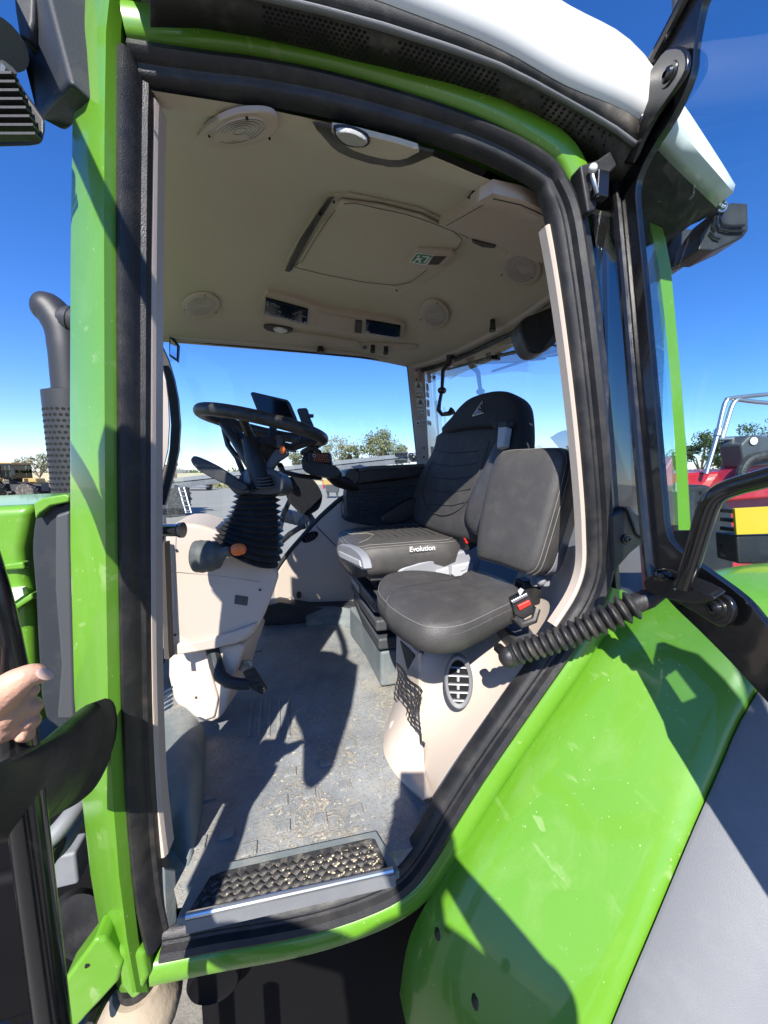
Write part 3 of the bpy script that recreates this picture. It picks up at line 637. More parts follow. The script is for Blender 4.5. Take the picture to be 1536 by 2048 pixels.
# far rear pillar with its catches and stickers
rp_ = []
for py, l, r_ in ((690, 806, 872), (718, 814, 866), (760, 818, 862), (800, 821, 866), (850, 827, 871), (900, 832, 878), (960, 836, 884), (1010, 838, 888)):
    rp_.append([Yp(l, py, 2.57), Yp((l + r_) / 2, py, 2.545), Yp(r_, py, 2.56), Yp(r_, py, 2.66), Yp(l, py, 2.66)])
pil = P('rear_pillar', g_rings(rp_), 'trim_mauve', smooth=30)
tag(pil, 'beige far rear cab pillar with a column of stickers')
for i, (py, h_) in enumerate(((769, 20), (786, 14), (802, 20), (822, 18))):
    x = 836 + i * 1.9
    a = [Yp(x - 7, py - 5, 2.535), Yp(x + 9, py - 4, 2.535), Yp(x + 10, py - 4 + h_ * .78, 2.535), Yp(x - 6, py - 5 + h_ * .78, 2.535)]
    obj('warning_sticker', *g_prism(a, (0, .003, 0)), 'sticker', pil, smooth=0)
    if i in (0, 2):
        obj('warning_triangle', *g_tube([Yp(x + 1, py - 3, 2.5335), Yp(x + 7, py + 8, 2.5335), Yp(x - 4.5, py + 7.5, 2.5335), Yp(x + 1, py - 3, 2.5335)], .0022, 5), 'ink', pil)
        obj('warning_mark', *g_prism([Yp(x, py + 1, 2.5333), Yp(x + 2, py + 1, 2.5333), Yp(x + 3, py + 6, 2.5333), Yp(x - 1, py + 6, 2.5333)], (0, .001, 0)), 'ink', pil, smooth=0)
    else:
        obj('warning_mark', *g_tube([Yp(x - 4, py, 2.5335), Yp(x + 6, py, 2.5335), Yp(x + 6.5, py + 7, 2.5335), Yp(x - 3.5, py + 7, 2.5335), Yp(x - 4, py, 2.5335)], .002, 5), 'ink', pil)
obj('caution_label', *g_prism([Yp(831, 841, 2.534), Yp(854, 840, 2.534), Yp(855, 849, 2.534), Yp(832, 850, 2.534)], (0, .003, 0)), 'sticker', pil, smooth=0)
for i in range(3): obj('caution_line', *g_prism([Yp(839, 842.4 + i * 2.4, 2.5335), Yp(852, 842 + i * 2.4, 2.5335), Yp(852, 843 + i * 2.4, 2.5335), Yp(839, 843.4 + i * 2.4, 2.5335)], (0, .001, 0)), 'ink', pil, smooth=0)
obj('caution_triangle', *g_prism([Yp(835.5, 842, 2.5335), Yp(838.5, 848, 2.5335), Yp(833, 848, 2.5335)], (0, .001, 0)), 'ink', pil, smooth=0)
for (x, y) in ((833, 750), (848, 905)):
    obj('catch_plate', *g_rings([ell(Yp(x, y, 2.535), RIGHT * .02, Vector((0, 0, .045)), 16), ell(Yp(x, y, 2.515), RIGHT * .016, Vector((0, 0, .04)), 16)]), 'trim_mauve', pil)
    for dy in (-9, 9): obj('catch_screw', *g_sphere(Yp(x, y + dy, 2.513), .007, 8, 6), 'black_plastic', pil)
    obj('catch_pin', *g_tube([Yp(x - 2, y, 2.52), Yp(x - 2, y, 2.49)], .012, 10), 'trim_mauve', pil)
# near rear (left) pillar seen through the door glass, quarter glass and hinge post
P('corner_pillar', g_rings([[Yp(l, py, .80), Yp(r_, py, .79), Yp(r_ + 1, py, .87), Yp(l + 3, py, .89)] for py, l, r_ in ((440, 1296, 1322), (480, 1306, 1331), (540, 1318, 1342), (640, 1330, 1351), (760, 1341, 1362), (880, 1349, 1371), (985, 1354, 1377), (1060, 1357, 1381))]), 'green', smooth=30)
q0 = [(1182, 420), (1196, 520), (1208, 640), (1218, 800), (1226, 960), (1228, 1050)]; q1 = [(1300, 440), (1316, 520), (1330, 640), (1344, 800), (1352, 960), (1356, 1050)]
qa = [Dr(a, b, -.012) for a, b in q0]; qb = [Yp(a, b, .80) for a, b in q1]
P('quarter_window', g_rings([qa, [x.lerp(y, .5) + Vector((0, -.012, 0)) for x, y in zip(qa, qb)], qb], cap=False, closed=False), 'glass_quarter', smooth=60)
qd = [x.lerp(y, .80) + Vector((0, .012, 0)) for x, y in zip(qa, qb)]; qe = [x + Vector((0, .012, 0)) for x in qa]
P('post_cover', g_rings([qe, qd], cap=False, closed=False), 'glass_dark', solid=.004)
P('hinge_post', g_sweep(dpath([(1212, 1215)] + RGT + [(1118, 372)]), [(-.062, -.08), (-.062, -.016), (-.055, -.006), (-.040, -.004), (-.036, -.012), (-.036, -.08)], DN), 'rubber', smooth=30)
# ---------------- rear wing (fender): a curve in x-z carried outwards from the cab
cre = [(853, 1806), (920, 1700), (990, 1597), (1065, 1486), (1140, 1379), (1224, 1255)]
cv = [Dr(a, b, .004) for a, b in cre]
cv = [Vector((.24, .745, H - 1.30))] + [Vector((cv[0].x - .045, .745, cv[0].z - .10))] + cv + [Vector((.90, .70, H - .315)), Vector((1.05, .70, H - .275)), Vector((1.3, .70, H - .26)), Vector((1.75, .70, H - .30)), Vector((2.05, .7, H - .5))]
cvs = smooth_path(cv, 5)
def fcurve(yy, dn=0.0, inset=0.0):
    out = []
    for i, p in enumerate(cvs):
        a = cvs[max(0, i - 1)]; b = cvs[min(len(cvs) - 1, i + 1)]; t = (b - a).normalized(); n_ = Vector((-t.z, 0, t.x)).normalized()
        q = p + n_ * dn; q.y = yy if yy is not None else p.y
        if yy is not None and yy < .62: q.y -= .05 * min(1.0, max(0.0, (H - .50 - p.z) / .5)) * (1 if yy < .53 else .5)
        w_ = max(0.0, .70 - q.y); q.x += .62 * w_; q.z -= .05 * w_; out.append(q)
    return out
fr_ = [fcurve(None, 0), fcurve(.695, .004), fcurve(.66, .008), fcurve(.58, .012), fcurve(.51, .011), fcurve(.484, .008), fcurve(.477, .000), fcurve(.477, -.02)]
wing = P('rear_wing', g_rings(fr_, cap=False, closed=False), 'green', smooth=35)
ge = [fcurve(.473, -.02), fcurve(.473, .002), fcurve(.466, .006), fcurve(.375, .007), fcurve(.370, .005), fcurve(.325, -.016), fcurve(.314, -.028), fcurve(.308, -.10)]
obj('wing_extension', *g_rings(ge, cap=False, closed=False), 'fender_grey', wing, smooth=35)
wi = [fcurve(.75, -.02), fcurve(.75, -.30)]
obj('wing_inner', *g_rings(wi, cap=False, closed=False), 'dark_grey', wing)
for (a, b) in ((875, 1868), (950, 2004)):
    p = PL(a, b, fcurve(.69, .03)[8], Vector((-.78, 0, .62))); obj('wing_screw', *g_sphere(p, (.006, .010, .014), 10, 6), 'black_plastic', wing)

# ================================================================== CAB INTERIOR
# ---------------- floor, mat, sill
def fl(px, py, z=0.0): return Zp(px, py, FZ + z)
fpoly = [rel(-.27, .815, FZ), rel(.30, .76, FZ), rel(.42, .80, FZ), rel(.60, 1.3, FZ), rel(.60, 2.25, FZ), rel(-.62, 2.25, FZ), rel(-.52, 1.3, FZ)]
floor = P('cab_floor', g_prism(fpoly, (0, 0, -.05)), 'floor_mat', smooth=0)
tag(floor, 'dark rubber floor mat with dried straw-coloured mud')
# embossed pads on the mat
pads = [(562, 1603), (618, 1588), (690, 1572), (566, 1655), (640, 1640), (712, 1622), (396, 1688), (452, 1668), (420, 1592), (498, 1700), (580, 1545), (650, 1525), (530, 1268), (515, 1300), (700, 1490)]
for i, (a, b) in enumerate(pads):
    c = fl(a, b); s = .030
    o = obj('mat_pad', *g_box(c + Vector((0, 0, .002)), (s * 1.25, s * 1.1, .006)), 'floor_mat', floor, bevel=.002, seg=2)
for a in range(5):                      # ribs of the foot area
    p0 = fl(440 + a * 24, 1500 - a * 26); p1 = fl(500 + a * 30, 1520 - a * 22)
    obj('mat_rib', *g_box((fl(455 + a * 22, 1480) + fl(540 + a * 16, 1395)) / 2 + Vector((0, 0, .002)), (.012, .22, .006)), 'floor_mat', floor, bevel=.002, seg=2)
obj('mat_upstand', *g_rings([[rel(x, y, FZ), rel(x + dx, y + dy, FZ + .03), rel(x + dx * 1.2, y + dy * 1.2, FZ + .09)] for x, y, dx, dy in ((.10, 2.14, 0, .06), (.25, 2.14, .02, .05), (.34, 2.06, .05, .03), (.40, 1.8, .05, .01), (.44, 1.6, .05, 0))], cap=False, closed=False), 'mud_grey', floor, solid=.006)
# footwell hump beside the front pillar
hump = []
for (a, b, c_, d) in (((342, 1432), (372, 1420), (404, 1446), (412, 1470)), ((340, 1520), (368, 1500), (398, 1520), (410, 1560)), ((340, 1610), (362, 1590), (388, 1610), (402, 1660)), ((322, 1700), (334, 1695), (352, 1705), (378, 1745))):
    k_ = 0 if a[0] < 330 else 1
    hump.append([Zp(a[0] - 20, a[1], FZ + .13 * k_), Zp(a[0], a[1], FZ + .13 * k_), Zp(b[0], b[1], FZ + .13 * k_), Zp(c_[0], c_[1], FZ + .11 * k_), Zp(d[0], d[1], FZ + .01 * k_), Zp(d[0], d[1], FZ - .01)])
P('footwell_hump', g_rings(hump, cap=False, closed=False), 'mud_grey', sub=2)
# sill step: rubber-coated ledge, tread plate with pyramids, bright edge
sillz = FZ + .012
ledge = P('sill_ledge', g_prism([Zp(352, 1838, sillz), Zp(400, 1735, sillz), Zp(752, 1660, sillz), Zp(790, 1722, sillz), Zp(800, 1742, sillz), Zp(700, 1764, sillz)], (0, 0, -.022)), 'mud_grey', bevel=.004)
tp = [(375, 1826), (420, 1752), (445, 1742), (738, 1676), (750, 1678), (778, 1738)]
plate = P('tread_plate', g_prism([Zp(a, b, sillz + .004) for a, b in tp], (0, 0, -.01)), 'tread_rubber', bevel=.002)
a0, a1, b0_, b1_ = Zp(425, 1760, sillz + .004), Zp(742, 1690, sillz + .004), Zp(384, 1818, sillz + .004), Zp(770, 1735, sillz + .004)
me_st = None
NU, NV = 17, 4
ex_ = (a1 - a0) / NU
for j in range(NV):
    for i in range(NU):
        u = (i + .5 + (.5 if j % 2 else 0)) / (NU + .6); v = (j + .5) / NV
        p = (a0.lerp(a1, u)).lerp(b0_.lerp(b1_, u), v)
        X = (a1 - a0).normalized(); Yv = Vector((-X.y, X.x, 0)); r_ = .0128
        if me_st is None:
            me_st = bpy.data.meshes.new('stud')
            me_st.from_pydata([X * r_ * 1.05, Yv * r_ * .95, -X * r_ * 1.05, -Yv * r_ * .95] + [(X * r_ * 1.05) * .25 + Vector((0, 0, .0042)), (Yv * r_) * .25 + Vector((0, 0, .0042)), (-X * r_) * .25 + Vector((0, 0, .0042)), (-Yv * r_) * .25 + Vector((0, 0, .0042))], [], [(0, 1, 5, 4), (1, 2, 6, 5), (2, 3, 7, 6), (3, 0, 4, 7), (4, 5, 6, 7)])
            me_st.materials.append(M['tread_rubber'])
        o = bpy.data.objects.new('stud', me_st); col.objects.link(o); o.location = p; WL[o.name] = p; o.parent = plate; o.matrix_parent_inverse = Matrix.Translation(-WL[plate.name])
# crumbs of dried mud caught between the studs and along the floor
cr = MB()
for i in range(150):
    u = random.random() ** .3; v = random.random()
    p = (a0.lerp(a1, u)).lerp(b0_.lerp(b1_, u), v) + Vector((0, 0, .002)); r_ = random.uniform(.0006, .0024)
    cr.add(*g_sphere(p, (r_ * random.uniform(.7, 2.0), r_, r_ * .6), 5, 4))
for i in range(380):
    x = random.gauss(650, 70); y = random.gauss(1560, 90)
    p = fl(x, y, .001)
    if p.x > .33 or p.y < .80: continue
    r_ = random.uniform(.0005, .0018); an = random.random() * 6.3; l_ = random.choice((1, 1, 2, 4))
    cr.add(*g_sphere(p, (r_ * l_, r_, r_ * .5), 5, 4, (Vector((math.cos(an), math.sin(an), 0)), Vector((-math.sin(an), math.cos(an), 0)), Vector((0, 0, 1)))))
o = cr.build('mud_crumbs', 'dust_straw', floor, smooth=0); o['kind'] = 'stuff'
obj('sill_edge', *g_tube([Zp(372, 1832, sillz + .004), Zp(600, 1782, sillz + .004), Zp(786, 1740, sillz + .004)], .0065, 10), 'aluminium', plate)
obj('sill_face', *g_prism([Zp(372, 1836, sillz), Zp(790, 1744, sillz), Zp(790, 1744, sillz) + Vector((0, 0, -.03)), Zp(372, 1836, sillz) + Vector((0, 0, -.03))], (0, -.006, 0)), 'fender_grey', plate, smooth=0)
obj('sill_channel', *g_prism([Dr(330, 1870, -.02), Dr(430, 1852, -.02), Dr(600, 1822, -.02), Dr(760, 1775, -.02), Dr(800, 1752, -.02), Dr(800, 1752, -.06), Dr(330, 1870, -.06)], (0, 0, -.015)), 'slate', plate, smooth=0)
P('post_foot', g_prism([Yp(328, 1735, .80), Yp(352, 1738, .83), Yp(356, 1860, .80), Yp(330, 1866, .79)], (-.03, .02, 0)), 'mud_grey', bevel=.004)
# ---------------- far side panel with kick strip, air vent and knobs
sp = [(470, 1255), (548, 1206), (552, 1150), (575, 1112), (604, 1078), (640, 1038), (690, 996), (760, 985), (860, 985), (860, 1255)]
side = P('side_panel', g_prism([Yp(a, b, 2.30) for a, b in smooth2(sp[1:7], 3, False) + sp[7:] + sp[:1]], (0, .12, 0)), 'beige', bevel=.015)
obj('kick_strip', *g_prism([Yp(a, b, 2.20) for a, b in ((520, 1215), (560, 1205), (620, 1215), (700, 1213), (780, 1213), (780, 1250), (520, 1250))], (0, .12, 0)), 'slate', side, bevel=.008)
obj('panel_seam', *g_tube([Yp(632, 1052, 2.299), Yp(650, 1070, 2.299), Yp(672, 1092, 2.299)], .003, 5), 'ceil_dark', side)
obj('panel_sill', *g_tube([Yp(a, b, 2.31) for a, b in smooth2([(500, 1190), (545, 1148), (575, 1108), (604, 1074), (640, 1034), (690, 992), (745, 975)], 3, False)], .014, 8), 'black_plastic', side)
X, Y_, Z = Vector((.9, 0, .44)), Vector((-.44, 0, .9)), Vector((0, -1, 0))
c = Yp(620, 1074, 2.295); obj('air_vent', *g_rings([ell(c, X * .055, Y_ * .028, 24), ell(c + Z * .008, X * .048, Y_ * .022, 24), ell(c + Z * .002, X * .042, Y_ * .018, 24)]), 'hole', side)
for i in range(4): obj('vent_slat', *g_box(c + X * (-.027 + i * .018) + Z * .006, (.004, .008, .034), (X, Z, Y_)), 'dark_grey', side)
for a, b, m_, r_ in ((598, 1190, 'black_plastic', .016), (580, 1196, 'trim_mauve', .010)):
    c = Yp(a, b, 2.29); obj('panel_knob', *g_rings([ell(c, Vector((r_, 0, 0)), Vector((0, 0, r_ * 1.4)), 16), ell(c + Z * .012, Vector((r_ * .8, 0, 0)), Vector((0, 0, r_ * 1.1)), 16)]), m_, side)
# ---------------- near wheel housing (beige) under the instructor seat
cut = [(886, 1600), (945, 1512), (1010, 1415), (1080, 1315), (1135, 1240), (1160, 1190), (1166, 1130)]
wb = [Dr(a, b, -.055) for a, b in smooth2(cut, 3, False)]
def wz(px, py, y): return Yp(px, py, y)
# curved shell: lower edge along the seal, upper edge under the seat, folding round to the pocket side
A1 = [Dr(872, 1622, -.06), Dr(905, 1565, -.06), Dr(955, 1490, -.055), Dr(1010, 1408, -.05), Dr(1075, 1315, -.05), Dr(1130, 1240, -.05), Dr(1160, 1185, -.05), Dr(1168, 1120, -.05), Dr(1166, 1085, -.05)]
A2 = [wz(850, 1560, .93), wz(868, 1500, .95), wz(905, 1420, .955), wz(950, 1345, .96), wz(1010, 1280, .98), wz(1060, 1230, 1.0), wz(1095, 1190, 1.02), wz(1110, 1150, 1.05), wz(1120, 1100, 1.1)]
A3 = [wz(842, 1520, .99), wz(846, 1480, 1.0), wz(844, 1400, 1.01), wz(842, 1310, 1.03), wz(900, 1280, 1.08), wz(960, 1240, 1.12), wz(1000, 1200, 1.2), wz(1030, 1160, 1.3), wz(1060, 1090, 1.4)]
hs_ = P('wheel_housing', g_rings([smooth_path(A1, 3), smooth_path(A2, 3), smooth_path(A3, 3)], cap=False, closed=False), 'beige', sub=1, smooth=180)
tag(hs_, 'beige plastic wheel housing with oval air vent and net pocket')
low = [(762, 1500), (766, 1450), (790, 1400)]
# toe of the housing curving onto the floor
B1 = [fl(848, 1603, .002), fl(810, 1570, .002), fl(778, 1530, .002), fl(766, 1490, .002), fl(776, 1440, .002), fl(792, 1400, .002)]
B2 = [Dr(866, 1590, -.062), wz(850, 1545, .94), wz(846, 1490, .985), wz(843, 1440, 1.0), wz(842, 1380, 1.005), wz(838, 1300, 1.03)]
B1 = smooth_path(B1, 3); B2 = smooth_path(B2, 3)
obj('housing_toe', *g_rings([B1, [a.lerp(b, .3) + Vector((-.012, -.004, .006)) for a, b in zip(B1, B2)], [a.lerp(b, .65) + Vector((-.008, -.004, .004)) for a, b in zip(B1, B2)], B2], cap=False, closed=False), 'beige', hs_, smooth=180)
# pocket wall behind the net
pk = [wz(795, 1262, 1.30), wz(842, 1306, 1.03), wz(846, 1478, 1.0), wz(812, 1430, 1.15), wz(792, 1390, 1.30)]
obj('pocket_wall', pk, [(0, 1, 2, 3, 4)], 'beige', hs_, smooth=0, solid=.006)
obj('pocket_opening', *g_prism([PL(a, b, pk[0] + Vector((-.008, -.004, 0)), (pk[1] - pk[0]).cross(pk[4] - pk[0]).normalized()) for a, b in ((800, 1282), (828, 1310), (836, 1400), (832, 1392), (812, 1330))], (.004, .002, 0)), 'ceil_dark', hs_, smooth=0)
obj('pocket_rim', *g_tube([p + Vector((-.006, -.004, 0)) for p in (pk[0], pk[1], pk[2])], .006, 8), 'beige', hs_)
# the net: cords sagging between rim and toe
nn = (pk[1] - pk[0]).cross(pk[4] - pk[0]).normalized(); nn = nn if nn.dot(O - pk[0]) > 0 else -nn
def netpt(u, v):
    a = Vector((794, 1328, 0)).lerp(Vector((842, 1385, 0)), u); b = Vector((792, 1396, 0)).lerp(Vector((838, 1470, 0)), u)
    q = a.lerp(b, v); q.x += 3 * math.sin(9 * u + 5 * v); q.y += 2.5 * math.sin(7 * v + 4 * u)
    return PL(q.x, q.y, pk[0] + nn * (.034 + .03 * math.sin(math.pi * u) * math.sin(math.pi * min(1, v + .2))), nn)
for i in range(8):
    obj('net_cord', *g_tube([netpt(i / 7, j / 8) for j in range(9)], .0021, 6), 'rubber', hs_)
for j in range(8):
    obj('net_cord', *g_tube([netpt(k / 8, j / 7) for k in range(9)], .0021, 6), 'rubber', hs_)
kn = MB()
for i in range(8):
    for j in range(8): kn.add(*g_sphere(netpt(i / 7, j / 7), .0038, 6, 5))
kn.build('net_knots', 'rubber', hs_)['kind'] = 'stuff'
obj('net_edge', *g_tube([netpt(k / 12, 0) for k in range(13)], .0042, 7), 'rubber', hs_)
obj('net_hook', *g_tube([netpt(1, 1), netpt(1, 1) + Vector((.0, -.004, -.02)), netpt(1, 1) + Vector((.01, -.006, -.03))], .004, 7), 'rubber', hs_)
# oval vent
vc = wz(917, 1363, .905); vx, vy, vz_ = basis((wz(917, 1363, .945) - A2[3]).length and Vector((-.42, -.86, .30)))
vp = [PL(a, b, vc, vz_) for a, b in ring_px(917, 1363, 56, 29, 88, 32)]
vi = [PL(a, b, vc, vz_) for a, b in ring_px(917, 1363, 44, 21, 88, 32)]
vent = obj('vent_ring', *g_rings([[p - vz_ * .012 for p in vp], [p + vz_ * .004 for p in vp], [p.lerp(q, .4) + vz_ * .010 for p, q in zip(vp, vi)], [p + vz_ * .006 for p in vi], [p - vz_ * .02 for p in vi]], cap=False), 'fender_grey', hs_, smooth=50)
obj('vent_throat', [p - vz_ * .004 for p in vi], [tuple(range(len(vi)))], 'hole', hs_, smooth=0)
for i, (yy, wd) in enumerate(((1333, 17), (1350, 20), (1367, 20), (1383, 19), (1399, 14))):
    a, b = PL(917 - wd, yy, vc, vz_), PL(917 + wd, yy + 1.5, vc, vz_)
    obj('vent_slat', *g_prism([a + vz_ * .004, b + vz_ * .004, b + vz_ * .006 + Vector((0, 0, -.003)), a + vz_ * .006 + Vector((0, 0, -.003))], -vz_ * .012 + Vector((0, 0, .002))), 'seat_grey', hs_, smooth=0)
for yy in (1340, 1358, 1374, 1391):
    obj('vent_tab', *g_box(PL(916, yy, vc, vz_) + vz_ * .002, (.006, .006, .012)), 'light_grey', hs_)
obj('toe_button', *g_rings([ell(wz(788, 1456, 1.11), vx * .016, vy * .024, 18), ell(wz(788, 1456, 1.105), vx * .012, vy * .019, 18)]), 'beige', hs_)
# ---------------- front console with steering column
fc = smooth2([(330, 1075), (345, 1052), (372, 1047), (410, 1052), (470, 1078), (530, 1118), (556, 1142), (556, 1160), (540, 1205), (520, 1250), (492, 1282), (440, 1296), (342, 1312), (334, 1250)], 2)
def dsl(px): return 1.20 + (px - 330) / 226 * .14
console = P('front_console', g_prism([D(a, b, dsl(a)) for a, b in fc], FWDH * .32 + Vector((-.10, 0, 0))), 'beige', bevel=.028, seg=5)
tag(console, 'beige front console below the steering column')
obj('console_step', *g_prism([D(a, b, dsl(a) - .012) for a, b in ((344, 1290), (400, 1282), (470, 1262), (512, 1246), (506, 1262), (480, 1284), (430, 1298), (346, 1312))], FWDH * .05), 'beige', console, bevel=.006)
obj('console_seam', *g_tube([D(a, b, dsl(a) - .002) for a, b in ((336, 1142), (400, 1148), (470, 1156), (520, 1164))], .0012, 5), 'trim_mauve', console)
cl = smooth2([(335, 1310), (400, 1300), (478, 1288), (486, 1300), (470, 1345), (455, 1400), (440, 1438), (404, 1446), (368, 1420), (345, 1400)], 2)
obj('console_leg', *g_prism([D(a, b, 1.30) for a, b in cl], FWDH * .25), 'beige', console, bevel=.02, seg=4)
obj('leg_crease', *g_prism([D(a, b, 1.287) for a, b in ((386, 1352), (420, 1344), (436, 1400), (428, 1436), (404, 1444), (374, 1400), (380, 1380))], FWDH * .05), 'beige', console, bevel=.008)
obj('console_gap', *g_prism([D(a, b, 1.16) for a, b in ((322, 1085), (329, 1085), (337, 1300), (339, 1318), (328, 1318))], FWDH * .03), 'ceil_dark', console, smooth=0)
for i in range(5):
    obj('side_louvre', *g_prism([D(327, 1384 + i * 9, .95), D(342, 1376 + i * 9, .95), D(342, 1380 + i * 9, .95), D(327, 1388 + i * 9, .95)], FWDH * .01), 'light_grey', console, smooth=0)
for a, b in ((352, 1100), (350, 1270), (520, 1180), (500, 1262), (392, 1395)):
    obj('console_screw', *g_sphere(D(a, b, dsl(a) - .004 if b < 1300 else 1.285), .0045, 8, 6), 'ceil_dark', console)
obj('console_seam', *g_tube([D(a, b, dsl(a) - .001) for a, b in ((352, 1066), (349, 1150), (350, 1290))], .0012, 5), 'trim_mauve', console)
obj('console_switch', *g_prism([D(a, b, dsl(a) - .004) for a, b in ((470, 1190), (496, 1194), (494, 1212), (468, 1208))], FWDH * .02), 'dark_grey', console, bevel=.002)
# park-brake lever: folded boot and orange knob
def blob_rings(pts, d, n=16, flat=.8):
    out = []
    for i, (cx, cy, r_, ang) in enumerate(pts):
        c = D(cx, cy, d); s = r_ * d / F; ax = RIGHT * -math.sin(R(ang)) + UP * math.cos(R(ang))
        out.append(ell(c, ax * s, FWD * s * flat, n))
    return out
lv = obj('lever_boot', *g_rings(blob_rings([(386, 1113, 22, 0), (390, 1113, 34, 2), (398, 1113, 32, 4), (405, 1113, 35, 5), (413, 1112, 31, 6), (420, 1112, 34, 7), (428, 1111, 28, 8), (435, 1110, 30, 9), (441, 1108, 20, 10), (446, 1107, 13, 10), (449, 1105, 13, 12), (452, 1104, 9, 12), (456, 1103, 12, 12), (461, 1102, 9, 12)], 1.17)), 'boot_rubber', console, smooth=180, sub=1)
obj('lever_knob', *g_rings(blob_rings([(462, 1102, 6, 12), (466, 1101, 11, 12), (474, 1099, 13, 10), (482, 1098, 12.5, 10), (489, 1097, 10, 10), (492, 1097, 4, 10)], 1.17)), 'orange', console, smooth=180, sub=1)
# column gaiter
gl_ = [((469, 986), (560, 984)), ((466, 1003), (561, 1000)), ((461, 1018), (562, 1018)), ((455, 1030), (564, 1036)), ((447, 1040), (566, 1056)), ((440, 1047), (567, 1078)), ((433, 1054), (566, 1100)), ((427, 1060), (560, 1122)), ((427, 1068), (552, 1140))]
rr = []
NG = 12
def lint(tab, f):
    i = min(len(tab) - 2, int(f * (len(tab) - 1))); t = f * (len(tab) - 1) - i
    return [Vector((*tab[i][k], 0)).lerp(Vector((*tab[i + 1][k], 0)), t) for k in (0, 1)]
for i in range(NG * 2 + 1):
    l_, r_ = lint(gl_, i / (NG * 2)); g = 0 if i % 2 else 11
    m_ = (l_ + r_) / 2; l_ = m_ + (l_ - m_) * (1 - .0) + (m_ - l_).normalized() * g; r_ = m_ + (r_ - m_) + (m_ - r_).normalized() * g
    a, b = D(l_.x, l_.y, 1.33), D(r_.x, r_.y, 1.33); c = (a + b) / 2; hx = (b - a) / 2
    rr.append(ell(c, hx, (FWD + UP * .10) * hx.length * .85, 28))
column = P('steering_column', g_rings(rr), 'gaiter', smooth=20)
tag(column, 'black pleated steering column with levers and screens')
head = smooth2([(478, 988), (474, 965), (482, 945), (500, 934), (540, 936), (560, 948), (566, 968), (560, 986), (520, 990)], 2)
obj('column_head', *g_prism([D(a, b, 1.27) for a, b in head], FWD * .14), 'dark_grey', column, bevel=.02, seg=4)
obj('column_cover', *g_prism([D(a, b, 1.262) for a, b in ((488, 940), (500, 934), (506, 950), (500, 968), (484, 968))], FWD * .05), 'fender_grey', column, bevel=.008)
obj('shaft_shroud', *g_tube([D(524, 975, 1.27), D(512, 930, 1.28), D(497, 880, 1.30)], [.030, .034, .024], 14), 'black_plastic', column)
for k in range(4): obj('shroud_ring', *g_rings([ell(D(527 + k * .5, 952 + k * 6, 1.255), RIGHT * (.026 + k * .003), (UP * .4 + FWD) * .02, 20), ell(D(527 + k * .5, 955 + k * 6, 1.255), RIGHT * (.026 + k * .003), (UP * .4 + FWD) * .02, 20)]), 'rubber', column)
obj('shuttle_lever', *g_prism([D(a, b, 1.22) for a, b in smooth2([(381, 922), (384, 914), (392, 912), (430, 930), (470, 956), (494, 970), (492, 978), (480, 982), (440, 964), (395, 940)], 2)], FWD * .035), 'black_plastic', column, bevel=.009, seg=3)
obj('shuttle_lever_root', *g_prism([D(a, b, 1.235) for a, b in ((450, 968), (484, 960), (500, 985), (470, 990))], FWD * .06), 'dark_grey', column, bevel=.01)
obj('stalk', *g_tube([D(445, 845, 1.36), D(470, 880, 1.33), D(500, 925, 1.3), D(522, 955, 1.27)], [.016, .017, .022, .02], 12), 'black_plastic', column)
obj('stalk_cable', *g_tube([D(448, 858, 1.36), D(456, 890, 1.36), D(474, 915, 1.35), D(486, 945, 1.33)], .010, 8), 'black_plastic', column)
obj('indicator_stalk', *g_prism([D(a, b, 1.28) for a, b in ((525, 935), (545, 905), (552, 897), (576, 902), (574, 910), (556, 922), (538, 945))], FWD * .03), 'dark_grey', column, bevel=.006)
obj('stalk_button', *g_sphere(D(565, 900, 1.27), (.010, .010, .014), 10, 8), 'orange', column)
obj('stalk_boot', *g_rings([ell(D(561, 872 + 3 * k, 1.29), RIGHT * (.012 if k % 2 else .017), FWD * .012, 12) for k in range(8)]), 'rubber', column)
# steering wheel
wc = D(529, 853, 1.40); mj = (RIGHT * .982 - UP * .19).normalized(); wn = (UP * .975 + RIGHT * .19 - FWD * .045).normalized(); mn = wn.cross(mj).normalized(); mj = mn.cross(wn).normalized()
Rw = .222
def wheel_pt(a, r_=Rw): return wc + mj * r_ * math.cos(a) + mn * r_ * math.sin(a)
rim = []
for k in range(72):
    a = 2 * math.pi * k / 72; rd = (mj * math.cos(a) + mn * math.sin(a)); rim.append([wheel_pt(a) + rd * .022 * math.cos(q) + wn * .022 * math.sin(q) for q in [2 * math.pi * j / 14 for j in range(14)]])
rim.append(rim[0])
sw = P('steering_wheel', g_rings(rim, cap=False), 'rubber', smooth=180)
tag(sw, 'black steering wheel seen from below')
hubc = wc - wn * .09 + mn * .0
for a in (R(25), R(150), R(268)):
    p = wheel_pt(a, Rw - .012); obj('spoke', *g_tube([p, p.lerp(hubc, .45) - wn * .012, hubc], [.013, .016, .022], 10), 'black_plastic', sw)
obj('hub', *g_rings([ell(hubc + wn * z, mj * r_, mn * r_, 20) for z, r_ in ((-.05, .035), (-.02, .052), (.02, .055), (.035, .045))]), 'black_plastic', sw)
obj('wheel_cover', *g_rings([ell(hubc + wn * .02 + mn * .02, mj * .13, mn * .10, 24), ell(hubc + wn * .045 + mn * .02, mj * .12, mn * .09, 24)]), 'slate', sw)
